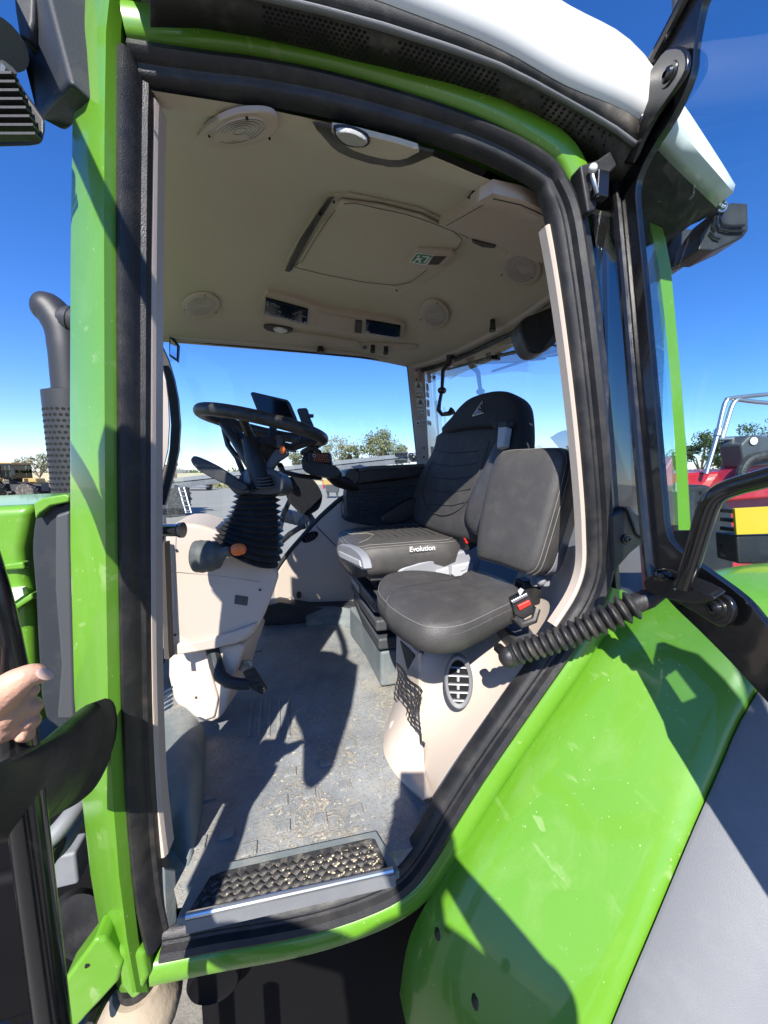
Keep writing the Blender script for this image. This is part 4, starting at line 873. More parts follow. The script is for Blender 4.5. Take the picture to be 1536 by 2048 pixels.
# dashboard tablet behind the wheel and a phone cradle
tb = P('dash_display', g_prism([D(a, b, 1.55) for a, b in ((500, 786), (505, 783), (574, 799), (578, 803), (593, 838), (590, 842), (520, 826), (514, 822))], FWD * .03), 'black_plastic', bevel=.004)
obj('display_screen', *g_prism([D(a, b, 1.548) for a, b in ((506, 788), (572, 803), (586, 836), (519, 821))], FWD * .001), 'screen', tb, smooth=0)
obj('display_mount', *g_tube([D(555, 832, 1.57), D(545, 860, 1.56), D(530, 905, 1.5)], .016, 10), 'black_plastic', tb)
ph = P('phone_cradle', g_prism([D(a, b, 1.5) for a, b in ((593, 820), (596, 816), (613, 815), (618, 832), (626, 850), (622, 862), (606, 856))], FWD * .03), 'black_plastic', bevel=.005)
obj('cradle_claw', *g_box(D(622, 832, 1.5), (.02, .03, .012)), 'black_plastic', ph, bevel=.002)
obj('cradle_arm', *g_tube([D(614, 850, 1.52), D(600, 880, 1.5), D(640, 905, 1.6)], .010, 8), 'black_plastic', ph)
# console cluster on the right-hand armrest
arm = P('control_arm', g_prism([Yp(a, b, 2.05) for a, b in smooth2([(688, 948), (700, 938), (760, 934), (850, 929), (870, 935), (870, 950), (780, 960), (720, 968), (690, 968)], 2)], (0, .16, 0)), 'black_plastic', bevel=.012)
obj('arm_top', *g_prism([Yp(a, b, 2.03) for a, b in ((716, 938), (740, 932), (850, 927), (850, 934), (742, 940), (718, 944))], (0, .16, .0)), 'dark_grey', arm, bevel=.006)
obj('arm_label', *g_prism([Yp(a, b, 2.028) for a, b in ((703, 933), (722, 929), (730, 933), (712, 937))], (0, .04, .0)), 'light_grey', arm, smooth=0)
obj('arm_pivot', *g_rings([ell(Yp(704, 953, 2.04), Vector((.045, 0, 0)), Vector((0, 0, .045)), 20), ell(Yp(704, 953, 2.02), Vector((.04, 0, 0)), Vector((0, 0, .04)), 20)]), 'rubber', arm)
obj('joystick', *g_rings(blob_rings([(612, 912, 12, 90), (616, 900, 18, 100), (628, 893, 20, 100), (640, 890, 14, 100), (648, 890, 6, 100)], 1.85)), 'black_plastic', arm, smooth=180, sub=1)
pad = obj('keypad', *g_prism([D(a, b, 1.82) for a, b in ((614, 904), (660, 905), (663, 927), (618, 926))], FWD * .06), 'slate', arm, bevel=.005)
for j in range(2):
    for i in range(4):
        x = 626 + i * 8.2 + j * 2; y = 908.5 + j * 9 + i * .5
        obj('keypad_key', *g_tube([D(x, y, 1.817), D(x + 5, y + .3, 1.817), D(x + 5.2, y + 5.4, 1.817), D(x + .2, y + 5.2, 1.817), D(x, y, 1.817)], .0016, 5), 'white_print' if i == j == 0 else 'orange', arm)
obj('keypad_base', *g_prism([D(a, b, 1.80) for a, b in smooth2([(604, 928), (612, 922), (660, 928), (676, 936), (680, 948), (668, 954), (625, 950), (606, 940)], 2)], FWD * .10), 'black_plastic', arm, bevel=.012)
obj('grip_side', *g_prism([D(a, b, 1.83) for a, b in smooth2([(604, 915), (612, 906), (616, 926), (618, 942), (606, 940), (603, 928)], 2)], FWD * .07), 'slate', arm, bevel=.008)
obj('keypad_arm', *g_tube([D(560, 930, 1.5), D(566, 944, 1.55), D(600, 952, 1.75), D(640, 956, 1.9)], .012, 10), 'black_plastic', arm)
obj('elbow', *g_tube([D(655, 948, 1.9), D(675, 962, 2.0), D(695, 968, 2.05), D(712, 972, 2.1)], [.022, .034, .036, .03], 12), 'black_plastic', arm)
# textured side of the right-hand console
rc = P('textured_console', g_prism([Yp(a, b, 2.12) for a, b in smooth2([(692, 985), (700, 972), (720, 966), (800, 958), (880, 950), (880, 1060), (700, 1045), (694, 1030)], 2)], (0, .12, 0)), 'slate', bevel=.012)
bp_ = MB()
for j in range(9):
    for i in range(20):
        x = 703 + i * 7.2 + (j % 2) * 3.6; y = 980 + j * 7 - i * .45
        if x > 836 - j * 2: continue
        p = Yp(x, y, 2.12); s = .0085
        bp_.add([p + Vector((-s, 0, 0)), p + Vector((0, 0, -s)), p + Vector((s, 0, 0)), p + Vector((0, 0, s)), p + Vector((0, -.007, 0))], [(0, 1, 4), (1, 2, 4), (2, 3, 4), (3, 0, 4)])
o = bp_.build('console_dimples', 'slate', rc, smooth=0); o['kind'] = 'stuff'
obj('console_lead', *g_tube([Yp(693, 990, 2.1), Yp(682, 1010, 2.1), Yp(684, 1032, 2.1), Yp(700, 1044, 2.1)], .003, 6), 'rubber', rc)
# mirror housing outside the far window
mo = P('side_mirror', g_rings([[D(a, b, dd) for a, b in smooth2([(568 + q, 965), (578 + q, 955), (600 + q, 952), (622 + q, 962), (636 + q, 985), (637 + q, 1000), (630 + q, 1018), (614 + q, 1028), (604 + q, 1028), (578 + q, 1000)], 3)] for q, dd in ((-2, 3.00), (0, 2.95), (4, 2.90), (7, 2.91))]), 'shade_black', smooth=50)
obj('mirror_arm', *g_tube([D(612, 1022, 2.97), D(625, 1042, 2.95), D(645, 1060, 2.9)], .028, 10), 'black_plastic', mo)
obj('mirror_strut', *g_tube([D(580, 1000, 3.0), D(566, 1030, 3.0), D(560, 1060, 3.0)], .02, 8), 'black_plastic', mo)
# pedals
ped = P('brake_pedal', g_tube([D(424, 1295, 1.30), D(432, 1330, 1.28), D(440, 1352, 1.27), D(456, 1364, 1.26), D(480, 1368, 1.26), D(500, 1368, 1.27)], [.022, .022, .022, .02, .019, .018], 10), 'slate')
obj('pedal_plate', *g_prism([D(a, b, 1.26) for a, b in ((485, 1345), (505, 1338), (533, 1382), (524, 1391), (502, 1378))], FWD * .02), 'black_plastic', ped, bevel=.003)
for k in range(4): obj('pedal_rib', *g_tube([D(490 + k * 8, 1347 + k * 10, 1.258), D(508 + k * 7, 1344 + k * 11, 1.258)], .003, 5), 'rubber', ped)
obj('accelerator_pedal', *g_prism([D(a, b, 1.34) for a, b in ((478, 1326), (498, 1322), (503, 1334), (488, 1344), (476, 1340))], FWD * .02), 'steel_dull', ped, bevel=.003)
# door striker (chrome) on the pillar
stx = D(318, 1060, .80); sxd = RIGHT
st_ = P('door_striker', g_tube([stx, stx + RIGHT * .012, stx + RIGHT * .044, stx + RIGHT * .046, stx + RIGHT * .052], [.017, .014, .014, .017, .017], 20), 'chrome', smooth=30)
obj('striker_plate', *g_rings([ell(stx - RIGHT * .003 - UP * .006, UP * .03, FWD * .02, 20), ell(stx + RIGHT * .002 - UP * .006, UP * .028, FWD * .018, 20)]), 'dark_grey', st_)
obj('striker_slot', *g_tube([stx + RIGHT * .044, stx + RIGHT * .045], .0165, 18), 'black_paint', st_)
# ---------------- operator seat
base = P('operator_seat', g_prism([rel(x, y, -.47) for x, y in ((.36, 1.53), (.74, 1.53), (.76, 1.98), (.34, 1.98))], (0, 0, .045)), 'dark_grey', bevel=.012)
tag(base, 'dark grey sprung operator seat with a tall back and stitched cushion')
cu = [(.290, 1.56), (.275, 1.75), (.285, 1.96), (.33, 2.01), (.56, 2.01), (.76, 1.98), (.77, 1.53), (.56, 1.495), (.345, 1.50)]
def cush(outline, z0, z1, bulge=.012):
    c = Vector((sum(p[0] for p in outline) / len(outline), sum(p[1] for p in outline) / len(outline), 0)); rings = []
    sm = smooth_path([Vector((*p, 0)) for p in outline], 4, True)
    h_ = z1 - z0
    for s, z in ((.90, z0), (.965, z0 + h_ * .06), (1.0, z0 + h_ * .28), (1.005, z0 + h_ * .6), (.985, z0 + h_ * .86), (.955, z0 + h_ * .97), (.90, z1 + bulge * .4), (.6, z1 + bulge), (.25, z1 + bulge)):
        rings.append([rel(c.x + (p.x - c.x) * s, c.y + (p.y - c.y) * s, z) for p in sm])
    return g_rings(rings), sm, c
g, sm, cc = cush(cu, -.435, -.315)
# seat cushion slightly raised at the front
g = ([Vector((v.x, v.y, v.z + (.55 - v.x) * -.02 - max(0, .36 - v.x) * .25)) for v in g[0]], g[1])
obj('cushion', *g, 'leather', base, smooth=180)
for s, z, m_ in ((.958, -.3155, 'stitch'), (.90, -.3085, 'stitch')):
    pts = [rel(cc.x + (p.x - cc.x) * s, cc.y + (p.y - cc.y) * s, z + (.55 - (cc.x + (p.x - cc.x) * s)) * -.02 - max(0, .36 - (cc.x + (p.x - cc.x) * s)) * .25 + .001) for p in sm]
    obj('stitching', *g_tube(pts + pts[:1], .0009, 5), m_, base)
def cutop(x, y): return rel(x, y, -.3005 - (.55 - x) * .02 - max(0, .36 - x) * .25)
obj('stitching', *g_tube([cutop(x, y) for x, y in ((.33, 1.58), (.38, 1.62), (.42, 1.70), (.40, 1.76), (.33, 1.80), (.31, 1.90))], .0016, 5), 'stitch', base)
for i in range(8): obj('cushion_ribbing', *g_tube([cutop(.44 + i * .035, 1.62), cutop(.44 + i * .035, 1.88)], .0022, 5), 'fabric', base)
pn = Vector((.04, -1, 0)); tcn = Yp(846, 1091, 1.490)
text('cushion_lettering', 'Evolution', Yp(846, 1093, 1.486), (1, .01, .02), (0, 0, 1), .030, 'white_print', base, depth=.001)
obj('front_handle', *g_prism([Xp(a, b, .268) for a, b in smooth2([(683, 1092), (690, 1085), (712, 1089), (730, 1104), (736, 1122), (734, 1132), (700, 1116), (686, 1108)], 2)], (.03, 0, 0)), 'seat_grey', base, bevel=.006)
obj('handle_key', *g_prism([Xp(a, b, .264) for a, b in ((687, 1098), (728, 1114), (731, 1126), (690, 1110))], (.02, 0, 0)), 'light_grey', base, bevel=.003)
obj('side_cover', *g_prism([Yp(a, b, 1.49) for a, b in smooth2([(800, 1138), (812, 1128), (870, 1112), (930, 1096), (958, 1094), (956, 1120), (945, 1142), (900, 1150), (810, 1152)], 2)], (0, .05, 0)), 'seat_grey', base, bevel=.01)
obj('seat_switch', *g_prism([Yp(a, b, 1.478) for a, b in ((903, 1126), (938, 1119), (944, 1124), (940, 1142), (908, 1147), (901, 1142))], (0, .03, 0)), 'light_grey', base, bevel=.005)
obj('seat_symbol', *g_tube([Yp(918, 1135, 1.4765), Yp(928, 1132, 1.4765), Yp(930, 1126, 1.4765)], .0016, 5), 'seat_grey', base)
obj('seat_knob', *g_prism([Yp(a, b, 1.478) for a, b in ((872, 1136), (896, 1128), (898, 1142), (874, 1148))], (0, .02, 0)), 'light_grey', base, bevel=.004)
# suspension: stacked dark plates, bellows, nameplate, plinth
su = [((692, 1132), (800, 1196), .03), ((696, 1172), (800, 1248), .045), ((700, 1210), (800, 1286), .04)]
obj('suspension_bellows', *g_rings([[rel(.42 + q, 1.57, z), rel(.42 + q, 1.94, z), rel(.72, 1.94, z), rel(.72, 1.57, z)] for z, q in ((-.47, 0), (-.50, .03), (-.53, -.01), (-.56, .03), (-.59, -.01), (-.62, .03), (-.65, 0), (-.72, 0))]), 'rubber', base, smooth=0)
for z, hh, x0 in ((-.585, .055, .365), (-.665, .050, .375), (-.745, .050, .385)):
    obj('suspension_plate', *g_prism([rel(x0, 1.48, z), rel(x0 - .012, 1.78, z), rel(x0 + .0, 2.06, z), rel(.74, 2.06, z), rel(.74, 1.48, z)], (0, 0, hh)), 'dark_grey', base, bevel=.012)
text('maker_plate', 'GRAMMER', rel(.349, 1.80, -.557), (.012, -1, 0), (0, 0, 1), .042, 'sticker', base, depth=.002)
obj('seat_plinth', *g_prism([rel(.40, 1.50, FZ), rel(.39, 1.8, FZ), rel(.36, 2.04, FZ), rel(.74, 2.04, FZ), rel(.74, 1.50, FZ)], (0, 0, .16)), 'mud_grey', base, bevel=.015)
# backrest
bp0 = rel(.735, 1.75, -.30); bn = Vector((-.93, -.056, .30)).normalized()
def BK(px, py, off=0.0): return PL(px, py, bp0 + bn * off, bn)
def pad_(name, px, m_, parent, off, th, steps=((0, .0), (.25, .028), (.6, .045), (.9, .055)), k=3, fn=BK):
    """soft padded shape: pixel outline on the seat plane, swelling towards the front"""
    sm_ = smooth2(px, k); pts0 = [fn(a, b, off) for a, b in sm_]; c = sum(pts0, Vector()) / len(pts0); n_ = bn if fn is BK else ibn
    rings = [[c + (p - c) * 1.0 - n_ * th for p in pts0], [c + (p - c) * 1.01 - n_ * th * .6 for p in pts0], [p for p in pts0]]
    for s, d_ in ((.955, .014), (.90, .021), (.75, .026), (.4, .030)): rings.append([c + (p - c) * s + n_ * d_ for p in pts0])
    return obj(name, *g_rings(rings), m_, parent, smooth=180), pts0, c
back = [(832, 1040), (828, 1000), (838, 965), (856, 930), (872, 900), (888, 868), (1000, 862), (1012, 880), (1006, 930), (990, 985), (965, 1040), (940, 1075), (900, 1072), (860, 1058)]
pad_('backrest', back, 'fabric', base, 0, .06)
bolster = [(945, 1066), (930, 1040), (940, 1000), (965, 950), (985, 905), (1003, 880), (1012, 910), (1000, 960), (985, 1010), (968, 1060)]
pad_('bolster', bolster, 'leather', base, .022, .05)
pad_('headrest', [(884, 872), (902, 846), (922, 822), (945, 806), (985, 796), (1012, 799), (1030, 815), (1036, 842), (1036, 895), (1026, 920), (1006, 880), (1000, 868), (950, 866)], 'dark_fabric', base, .025, .05)
obj('stitching', *g_tube([BK(a, b, .031) for a, b in smooth2([(865, 925), (850, 965), (848, 1000), (862, 1022), (890, 1030), (920, 1015), (938, 985), (956, 940), (972, 890)], 3, False)], .0022, 5), 'fabric', base)
for i in range(5): obj('back_seam', *g_tube([BK(868 + 3 * -i, 905 + i * 26, .0295), BK(905 - i, 912 + i * 25, .031), BK(952 - i * 5, 908 + i * 24, .0295)], .0016, 5), 'dark_fabric', base)
obj('headrest_emblem', *g_tube([BK(a, b, .0565) for a, b in ((941, 842), (962, 836), (959, 815), (941, 842))], .0028, 6), 'steel_dull', base)
for q in ([(946, 838), (949, 832), (952, 829), (954, 833), (958, 831), (957, 836), (952, 836), (950, 840)], [(953, 827), (956, 823), (958, 828), (955, 829)]):
    obj('emblem_figure', *g_prism([BK(a, b, .0575) for a, b in q], bn * .002), 'steel_dull', base, smooth=0)
obj('belt_guide', *g_prism([BK(a, b, .055) for a, b in ((999, 866), (1016, 866), (1010, 905), (996, 910))], bn * .03), 'light_grey', base, bevel=.008)
obj('belt_guide_cap', *g_prism([BK(a, b, .060) for a, b in ((1000, 858), (1018, 856), (1016, 868), (999, 870))], bn * .03), 'black_plastic', base, bevel=.006)
obj('belt_strap', *g_prism([BK(a, b, .045) for a, b in ((994, 910), (1003, 908), (975, 1000), (966, 998))], bn * .004), 'rubber', base)
obj('armrest_hinge', *g_prism([Yp(a, b, 1.49) for a, b in smooth2([(950, 1060), (952, 1040), (964, 1020), (975, 1022), (965, 1070), (955, 1080)], 2)], (0, .04, 0)), 'seat_grey', base, bevel=.008)
bk = obj('seat_buckle', *g_prism([Yp(a, b, 1.46) for a, b in ((922, 1068), (945, 1062), (954, 1088), (930, 1098))], (0, .05, 0)), 'black_plastic', base, bevel=.006)
obj('buckle_button', *g_prism([Yp(a, b, 1.452) for a, b in ((925, 1074), (943, 1069), (946, 1078), (929, 1084))], (0, .012, 0)), 'red_plastic', base, bevel=.002)
obj('armrest', *g_prism([Yp(a, b, 2.02) for a, b in smooth2([(770, 1032), (790, 1018), (825, 998), (840, 1002), (838, 1030), (800, 1046), (776, 1046)], 2)], (0, .07, 0)), 'black_plastic', base, bevel=.015)
base.location += Vector((-.035, -.085, .01)); WL[base.name] = base.location.copy()
# ---------------- instructor seat
inz = -.355
c1 = [(772, 1204), (776, 1190), (795, 1177), (850, 1167), (912, 1157), (930, 1147), (945, 1141), (966, 1142), (1010, 1158), (1040, 1176), (1030, 1198), (990, 1218), (955, 1235), (925, 1247), (890, 1253), (850, 1250), (815, 1235), (788, 1218)]
def flat_cushion(name, px, z, th, m_, parent, stitch=True):
    sm_ = smooth2(px, 3); pts = [Zp(a, b, z) for a, b in sm_]; c = sum(pts, Vector()) / len(pts); rings = []
    for s, dz in ((.93, -th), (.99, -th * .93), (1.02, -th * .6), (1.025, -th * .35), (1.0, -.012), (.97, 0.0), (.92, .006), (.7, .011), (.35, .012)):
        rings.append([Vector((c.x + (p.x - c.x) * s, c.y + (p.y - c.y) * s, p.z + dz)) for p in pts])
    o_ = obj(name, *g_rings(rings), m_, parent, smooth=180)
    for s, dz in ((.985, -.004), (1.012, -.020)):
        ring = [Vector((c.x + (p.x - c.x) * s, c.y + (p.y - c.y) * s, p.z + dz)) for p in pts]
        obj('stitching', *g_tube(ring + ring[:1], .0006, 5), 'stitch', parent)
    return o_
ins = P('instructor_seat', g_prism([Zp(a, b, inz - .09) for a, b in ((820, 1200), (900, 1165), (1000, 1165), (1040, 1190), (960, 1245), (880, 1255))], (0, 0, -.03)), 'black_plastic', bevel=.01)
tag(ins, 'small black fold-down instructor seat beside the door')
flat_cushion('rear_cushion', [(758, 1166), (765, 1155), (785, 1147), (823, 1142), (870, 1145), (905, 1152), (918, 1160), (905, 1185), (840, 1215), (790, 1215), (765, 1195), (756, 1180)], inz - .012, .07, 'leather', ins)
flat_cushion('cushion', c1, inz, .072, 'leather', ins)
ib0 = rel(.62, .925, -.33); ibn = Vector((-.1125, -.040, .022)).normalized()
def IB(px, py, off=0.0): return PL(px, py, ib0 + ibn * off, ibn)
ibk = [(954, 1112), (955, 1070), (965, 1010), (978, 955), (987, 926), (998, 907), (1015, 899), (1060, 896), (1108, 894), (1124, 898), (1133, 912), (1130, 940), (1112, 1010), (1092, 1080), (1076, 1130), (1062, 1146), (1045, 1147), (1000, 1130), (965, 1120)]
sm_ = smooth2(ibk, 3); pts0 = [IB(a, b) for a, b in sm_]; c = sum(pts0, Vector()) / len(pts0)
rings = [[c + (p - c) * .97 - ibn * .085 for p in pts0], [c + (p - c) * 1.0 - ibn * .075 for p in pts0], [c + (p - c) * 1.012 - ibn * .04 for p in pts0], [c + (p - c) * 1.0 - ibn * .008 for p in pts0]]
for s, d_ in ((.965, .004), (.92, .010), (.75, .014), (.4, .016)): rings.append([c + (p - c) * s + ibn * d_ for p in pts0])
obj('backrest', *g_rings(rings), 'leather', ins, smooth=180)
for s, d_ in ((.985, -.003), (1.010, -.020)):
    ring = [c + (p - c) * s + ibn * d_ for p in pts0]; obj('stitching', *g_tube(ring + ring[:1], .0007, 5), 'stitch', ins)
bs = [c + (p - c) * .99 - ibn * .086 for p in pts0]
obj('back_shell', *g_rings([[c + (p - c) * 1.005 - ibn * .078 for p in pts0], [c + (p - c) * 1.0 - ibn * .12 for p in pts0], [c + (p - c) * .9 - ibn * .13 for p in pts0]]), 'seat_grey', ins, smooth=50)
obj('back_bracket', *g_prism([Yp(a, b, .93) for a, b in ((1119, 1092), (1122, 1102), (1102, 1168), (1098, 1174), (1066, 1174), (1063, 1164), (1084, 1132))], (0, .012, 0)), 'seat_grey', ins, bevel=.004)
obj('bracket_bolt', *g_sphere(Yp(1082, 1161, .925), (.016, .012, .016), 14, 8), 'seat_grey', ins)
hb = obj('hinge_block', *g_prism([Yp(a, b, .94) for a, b in ((1048, 1165), (1070, 1160), (1086, 1178), (1082, 1210), (1062, 1215), (1046, 1195))], (0, .05, 0)), 'black_plastic', ins, bevel=.008)
bu = obj('belt_buckle', *g_prism([D(a, b, 1.0) for a, b in ((1020, 1200), (1056, 1182), (1064, 1196), (1072, 1226), (1048, 1240), (1030, 1232))], FWD * .03), 'black_plastic', ins, bevel=.006)
obj('buckle_button', *g_prism([D(a, b, .994) for a, b in ((1035, 1212), (1059, 1200), (1063, 1209), (1040, 1222))], FWD * .01), 'red_plastic', ins, bevel=.002)
obj('buckle_tongue', *g_prism([D(a, b, .992) for a, b in ((1022, 1202), (1054, 1186), (1057, 1192), (1026, 1208))], FWD * .01), 'steel_dull', ins, bevel=.002)
obj('buckle_tag', *g_prism([D(a, b, .991) for a, b in ((1036, 1182), (1042, 1176), (1048, 1180), (1040, 1192))], FWD * .004), 'light_grey', ins)
obj('belt_loop', *g_tube([D(1030, 1235, 1.01), D(1044, 1250, 1.0), D(1068, 1240, 1.0), D(1074, 1218, 1.01)], .010, 8), 'rubber', ins)
obj('seat_pan_bracket', *g_prism([D(a, b, 1.02) for a, b in ((985, 1245), (1020, 1232), (1040, 1240), (1012, 1252))], FWD * .05), 'rubber', ins)
# grip moulding behind the instructor seat
P('grip_moulding', g_prism([Yp(a, b, 1.15) for a, b in smooth2([(1108, 1138), (1118, 1105), (1126, 1082), (1134, 1090), (1132, 1112), (1124, 1136), (1114, 1142)], 2)], (0, .04, 0)), 'beige', bevel=.01)
P('rear_shelf', g_prism([rel(.60, .80, -.47), rel(1.1, .80, -.42), rel(1.2, 1.4, -.42), rel(1.1, 2.5, -.42), rel(.75, 2.5, -.5), rel(.75, 1.5, -.5)], (0, 0, -.1)), 'dark_grey', bevel=.01)
# ---------------- things hanging at the rear window
hk = P('coat_hook', g_tube([Yp(901, 712, 2.2), Yp(899, 728, 2.2), Yp(886, 742, 2.2), Yp(884, 780, 2.2), Yp(879, 805, 2.2), Yp(877, 820, 2.2), Yp(884, 829, 2.2), Yp(898, 827, 2.2), Yp(905, 821, 2.2)], [.028, .022, .013, .011, .012, .015, .013, .016, .026], 10), 'black_paint')
obj('hook_clamp', *g_sphere(Yp(884, 781, 2.2), (.03, .02, .022), 12, 8), 'black_paint', hk)
obj('hook_foot', *g_sphere(Yp(877, 893, 2.3), (.03, .02, .02), 10, 8), 'black_plastic', hk)
ml = P('rear_lamp', g_box(Yp(910, 697, 2.3) + Vector((0, 0, 0)), (.2, .04, .07), (Vector((.95, -.3, 0)), Vector((.3, .95, 0)), Vector((0, 0, 1)))), 'glass_far', bevel=.01)
wp = P('rear_wiper', g_tube([D(895, 739, 2.2), D(985, 714, 1.9), D(1050, 700, 1.7), D(1062, 696, 1.66)], [.006, .009, .009, .009], 8), 'black_paint')
obj('wiper_joint', *g_box(D(990, 716, 1.88), (.05, .02, .02)), 'black_paint', wp)
wm = P('wiper_motor', g_prism([D(a, b, 1.55) for a, b in smooth2([(1040, 642), (1080, 622), (1126, 608), (1130, 640), (1122, 668), (1105, 692), (1085, 704), (1062, 704), (1046, 680)], 2)], FWDH * .12), 'black_plastic', bevel=.015)
obj('motor_side', *g_prism([D(a, b, 1.545) for a, b in ((1084, 702), (1104, 672), (1128, 650), (1124, 668), (1106, 691))], FWDH * .02), 'roof_plastic', wm)
obj('motor_lead', *g_tube([D(1104, 690, 1.55), D(1116, 692, 1.55), D(1123, 680, 1.55), D(1122, 668, 1.55)], .004, 6), 'black_plastic', wm)
P('blind_pull', g_tube([D(985, 640, 1.85), D(985, 662, 1.85)], [.012, .016], 10), 'black_plastic')
P('inner_mirror', g_prism([D(a, b, 2.2) for a, b in ((338, 678), (340, 664), (357, 690), (355, 724), (338, 712))], FWD * .02), 'black_paint', bevel=.003)
obj('mirror_glass', *g_prism([D(a, b, 2.195) for a, b in ((341, 676), (354, 692), (353, 717), (340, 708))], FWD * .001), 'mirror_face', bpy.data.objects['inner_mirror'], smooth=0)

# ================================================================== TRACTOR EXTERIOR
HP = rel(.74, .70, 0); dd_ = Vector((-.139, -.990, 0)).normalized(); dn = Vector((-.990, .139, 0)).normalized()
def PD(px, py, off=0.0): return PL(px, py, HP + dn * off, dn)
def DH(t, z, off=0.0): return HP + dd_ * t + dn * off + Vector((0, 0, z))
outer = [(1402, -40), (1380, 0), (1333, 88), (1287, 170), (1246, 240), (1233, 280), (1233, 330), (1243, 420), (1256, 560), (1273, 760), (1291, 960), (1305, 1110), (1312, 1158), (1345, 1205), (1400, 1258), (1470, 1328), (1536, 1400), (1580, 1448)]
inner = [(1432, -40), (1408, 10), (1392, 90), (1385, 150), (1350, 230), (1300, 310), (1275, 372), (1278, 440), (1290, 560), (1308, 760), (1325, 960), (1333, 1050), (1345, 1085), (1375, 1112), (1415, 1140), (1490, 1196), (1536, 1250), (1580, 1295)]
po = [PD(*p) for p in smooth2(outer, 3, False)]; pi_ = [PD(*p) for p in smooth2(inner, 3, False)]
far = [DH(.54, -.385), DH(.67, -.40), DH(.95, -.42), DH(.97, .2), DH(.93, .6), DH(.85, .86), DH(.40, .93)]
door = P('cab_door', g_rings([[a + dn * .004 for a in po], [a + dn * .004 for a in pi_], [a - dn * .010 for a in pi_], [a - dn * .010 for a in po], [a + dn * .004 for a in po]], cap=False, closed=False), 'black_paint', smooth=25)
tag(door, 'glass cab door in a black frame swung wide open')
gp = pi_ + far[:1] + far[1:]
obj('door_glass', gp, [tuple(range(len(gp)))], 'glass_door', door, smooth=0)
# rest of the door border, out to the lock side, and the opaque lock panel with its window
fo = far[2:] + [po[0]]; cc_ = DH(.5, .25)
obj('door_border', *g_rings([[p + dn * .004 for p in fo], [p + (cc_ - p) * .08 + dn * .004 for p in fo], [p + (cc_ - p) * .08 - dn * .01 for p in fo], [p - dn * .01 for p in fo], [p + dn * .004 for p in fo]], cap=False, closed=False), 'black_paint', door, smooth=20)
bm = bmesh.new(); es = []
for loop in ([(.372, -.25), (.42, -.12), (.49, -.01), (.60, .06), (.70, .13), (.80, .15), (.945, .16), (.93, -.41), (.67, -.395), (.54, -.38), (.378, -.355)], [(.42, -.17), (.55, -.03), (.64, -.03), (.49, -.18)]):
    vv = [bm.verts.new(DH(a, b, .004)) for a, b in loop]; es += [bm.edges.new((vv[i], vv[(i + 1) % len(vv)])) for i in range(len(vv))]
bmesh.ops.triangle_fill(bm, use_beauty=True, edges=es)
bm.verts.index_update(); obj('lock_panel', [v.co.copy() for v in bm.verts], [tuple(v.index for v in f.verts) for f in bm.faces], 'black_plastic', door, smooth=0, solid=.012); bm.free()
obj('door_tube', *g_tube([p + dn * .010 for p in smooth_path([PD(*q) for q in outer[:13]], 4)], .0105, 10), 'black_paint', door)
tb_ = smooth2([(1248, 318), (1243, 270), (1254, 232), (1290, 172), (1332, 108), (1352, 94), (1374, 95), (1384, 112), (1382, 140), (1362, 176), (1322, 232), (1294, 282), (1270, 330)], 2)
hp_ = obj('hinge_plate', *g_prism([PD(a, b, .012) for a, b in tb_], dn * .010), 'black_paint', door, bevel=.004)
def bolt(name, p, n_, r_, parent, m_='black_paint'):
    X, Y_, Z = basis(n_)
    obj(name, *g_rings([ell(p, X * r_ * 1.5, Y_ * r_ * 1.5, 20), ell(p + Z * .003, X * r_ * 1.4, Y_ * r_ * 1.4, 20), ell(p + Z * .0032, X * r_, Y_ * r_, 20), ell(p + Z * .008, X * r_ * .85, Y_ * r_ * .85, 20), ell(p + Z * .010, X * r_ * .45, Y_ * r_ * .45, 20), ell(p + Z * .006, X * r_ * .4, Y_ * r_ * .4, 20)]), m_, parent, smooth=40)
bolt('hinge_bolt', PD(1338, 150, .022), dn, .012, door); bolt('hinge_bolt', PD(1272, 246, .022), dn, .012, door)
# reflection-side trim: hinge blocks on the post
for (a, b, s) in ((1190, 352, 1.0),):
    h = P('door_hinge', g_prism([Dr(x, y, .03) for x, y in ((1160, 330), (1196, 318), (1222, 300), (1236, 330), (1206, 360), (1192, 420), (1176, 425))], -DN * .05), 'black_plastic', bevel=.005)
    obj('hinge_screw', *g_sphere(Dr(1186, 337, .042), (.009, .008, .009), 12, 8), 'sticker', h)
    obj('hinge_link', *g_box(Dr(1200, 372, .035), (.03, .02, .05)), 'black_paint', h, bevel=.004)
    obj('hinge_spring', *g_tube([Dr(1184, 350, .04), Dr(1190, 372, .045), Dr(1196, 392, .04)], .004, 8), 'steel_dull', h)
h = P('door_hinge', g_prism([Dr(x, y, .02) for x, y in ((1222, 1030), (1262, 1012), (1292, 1050), (1296, 1080), (1262, 1108), (1226, 1150))], -DN * .08), 'black_plastic', bevel=.008)
bolt('hinge_bolt', Dr(1252, 1078, .022), DN, .008, h)
obj('hinge_cover', *g_prism([Dr(x, y, .03) for x, y in ((1255, 1015), (1300, 1045), (1305, 1085), (1275, 1070))], -DN * .03), 'slate', h, bevel=.004)
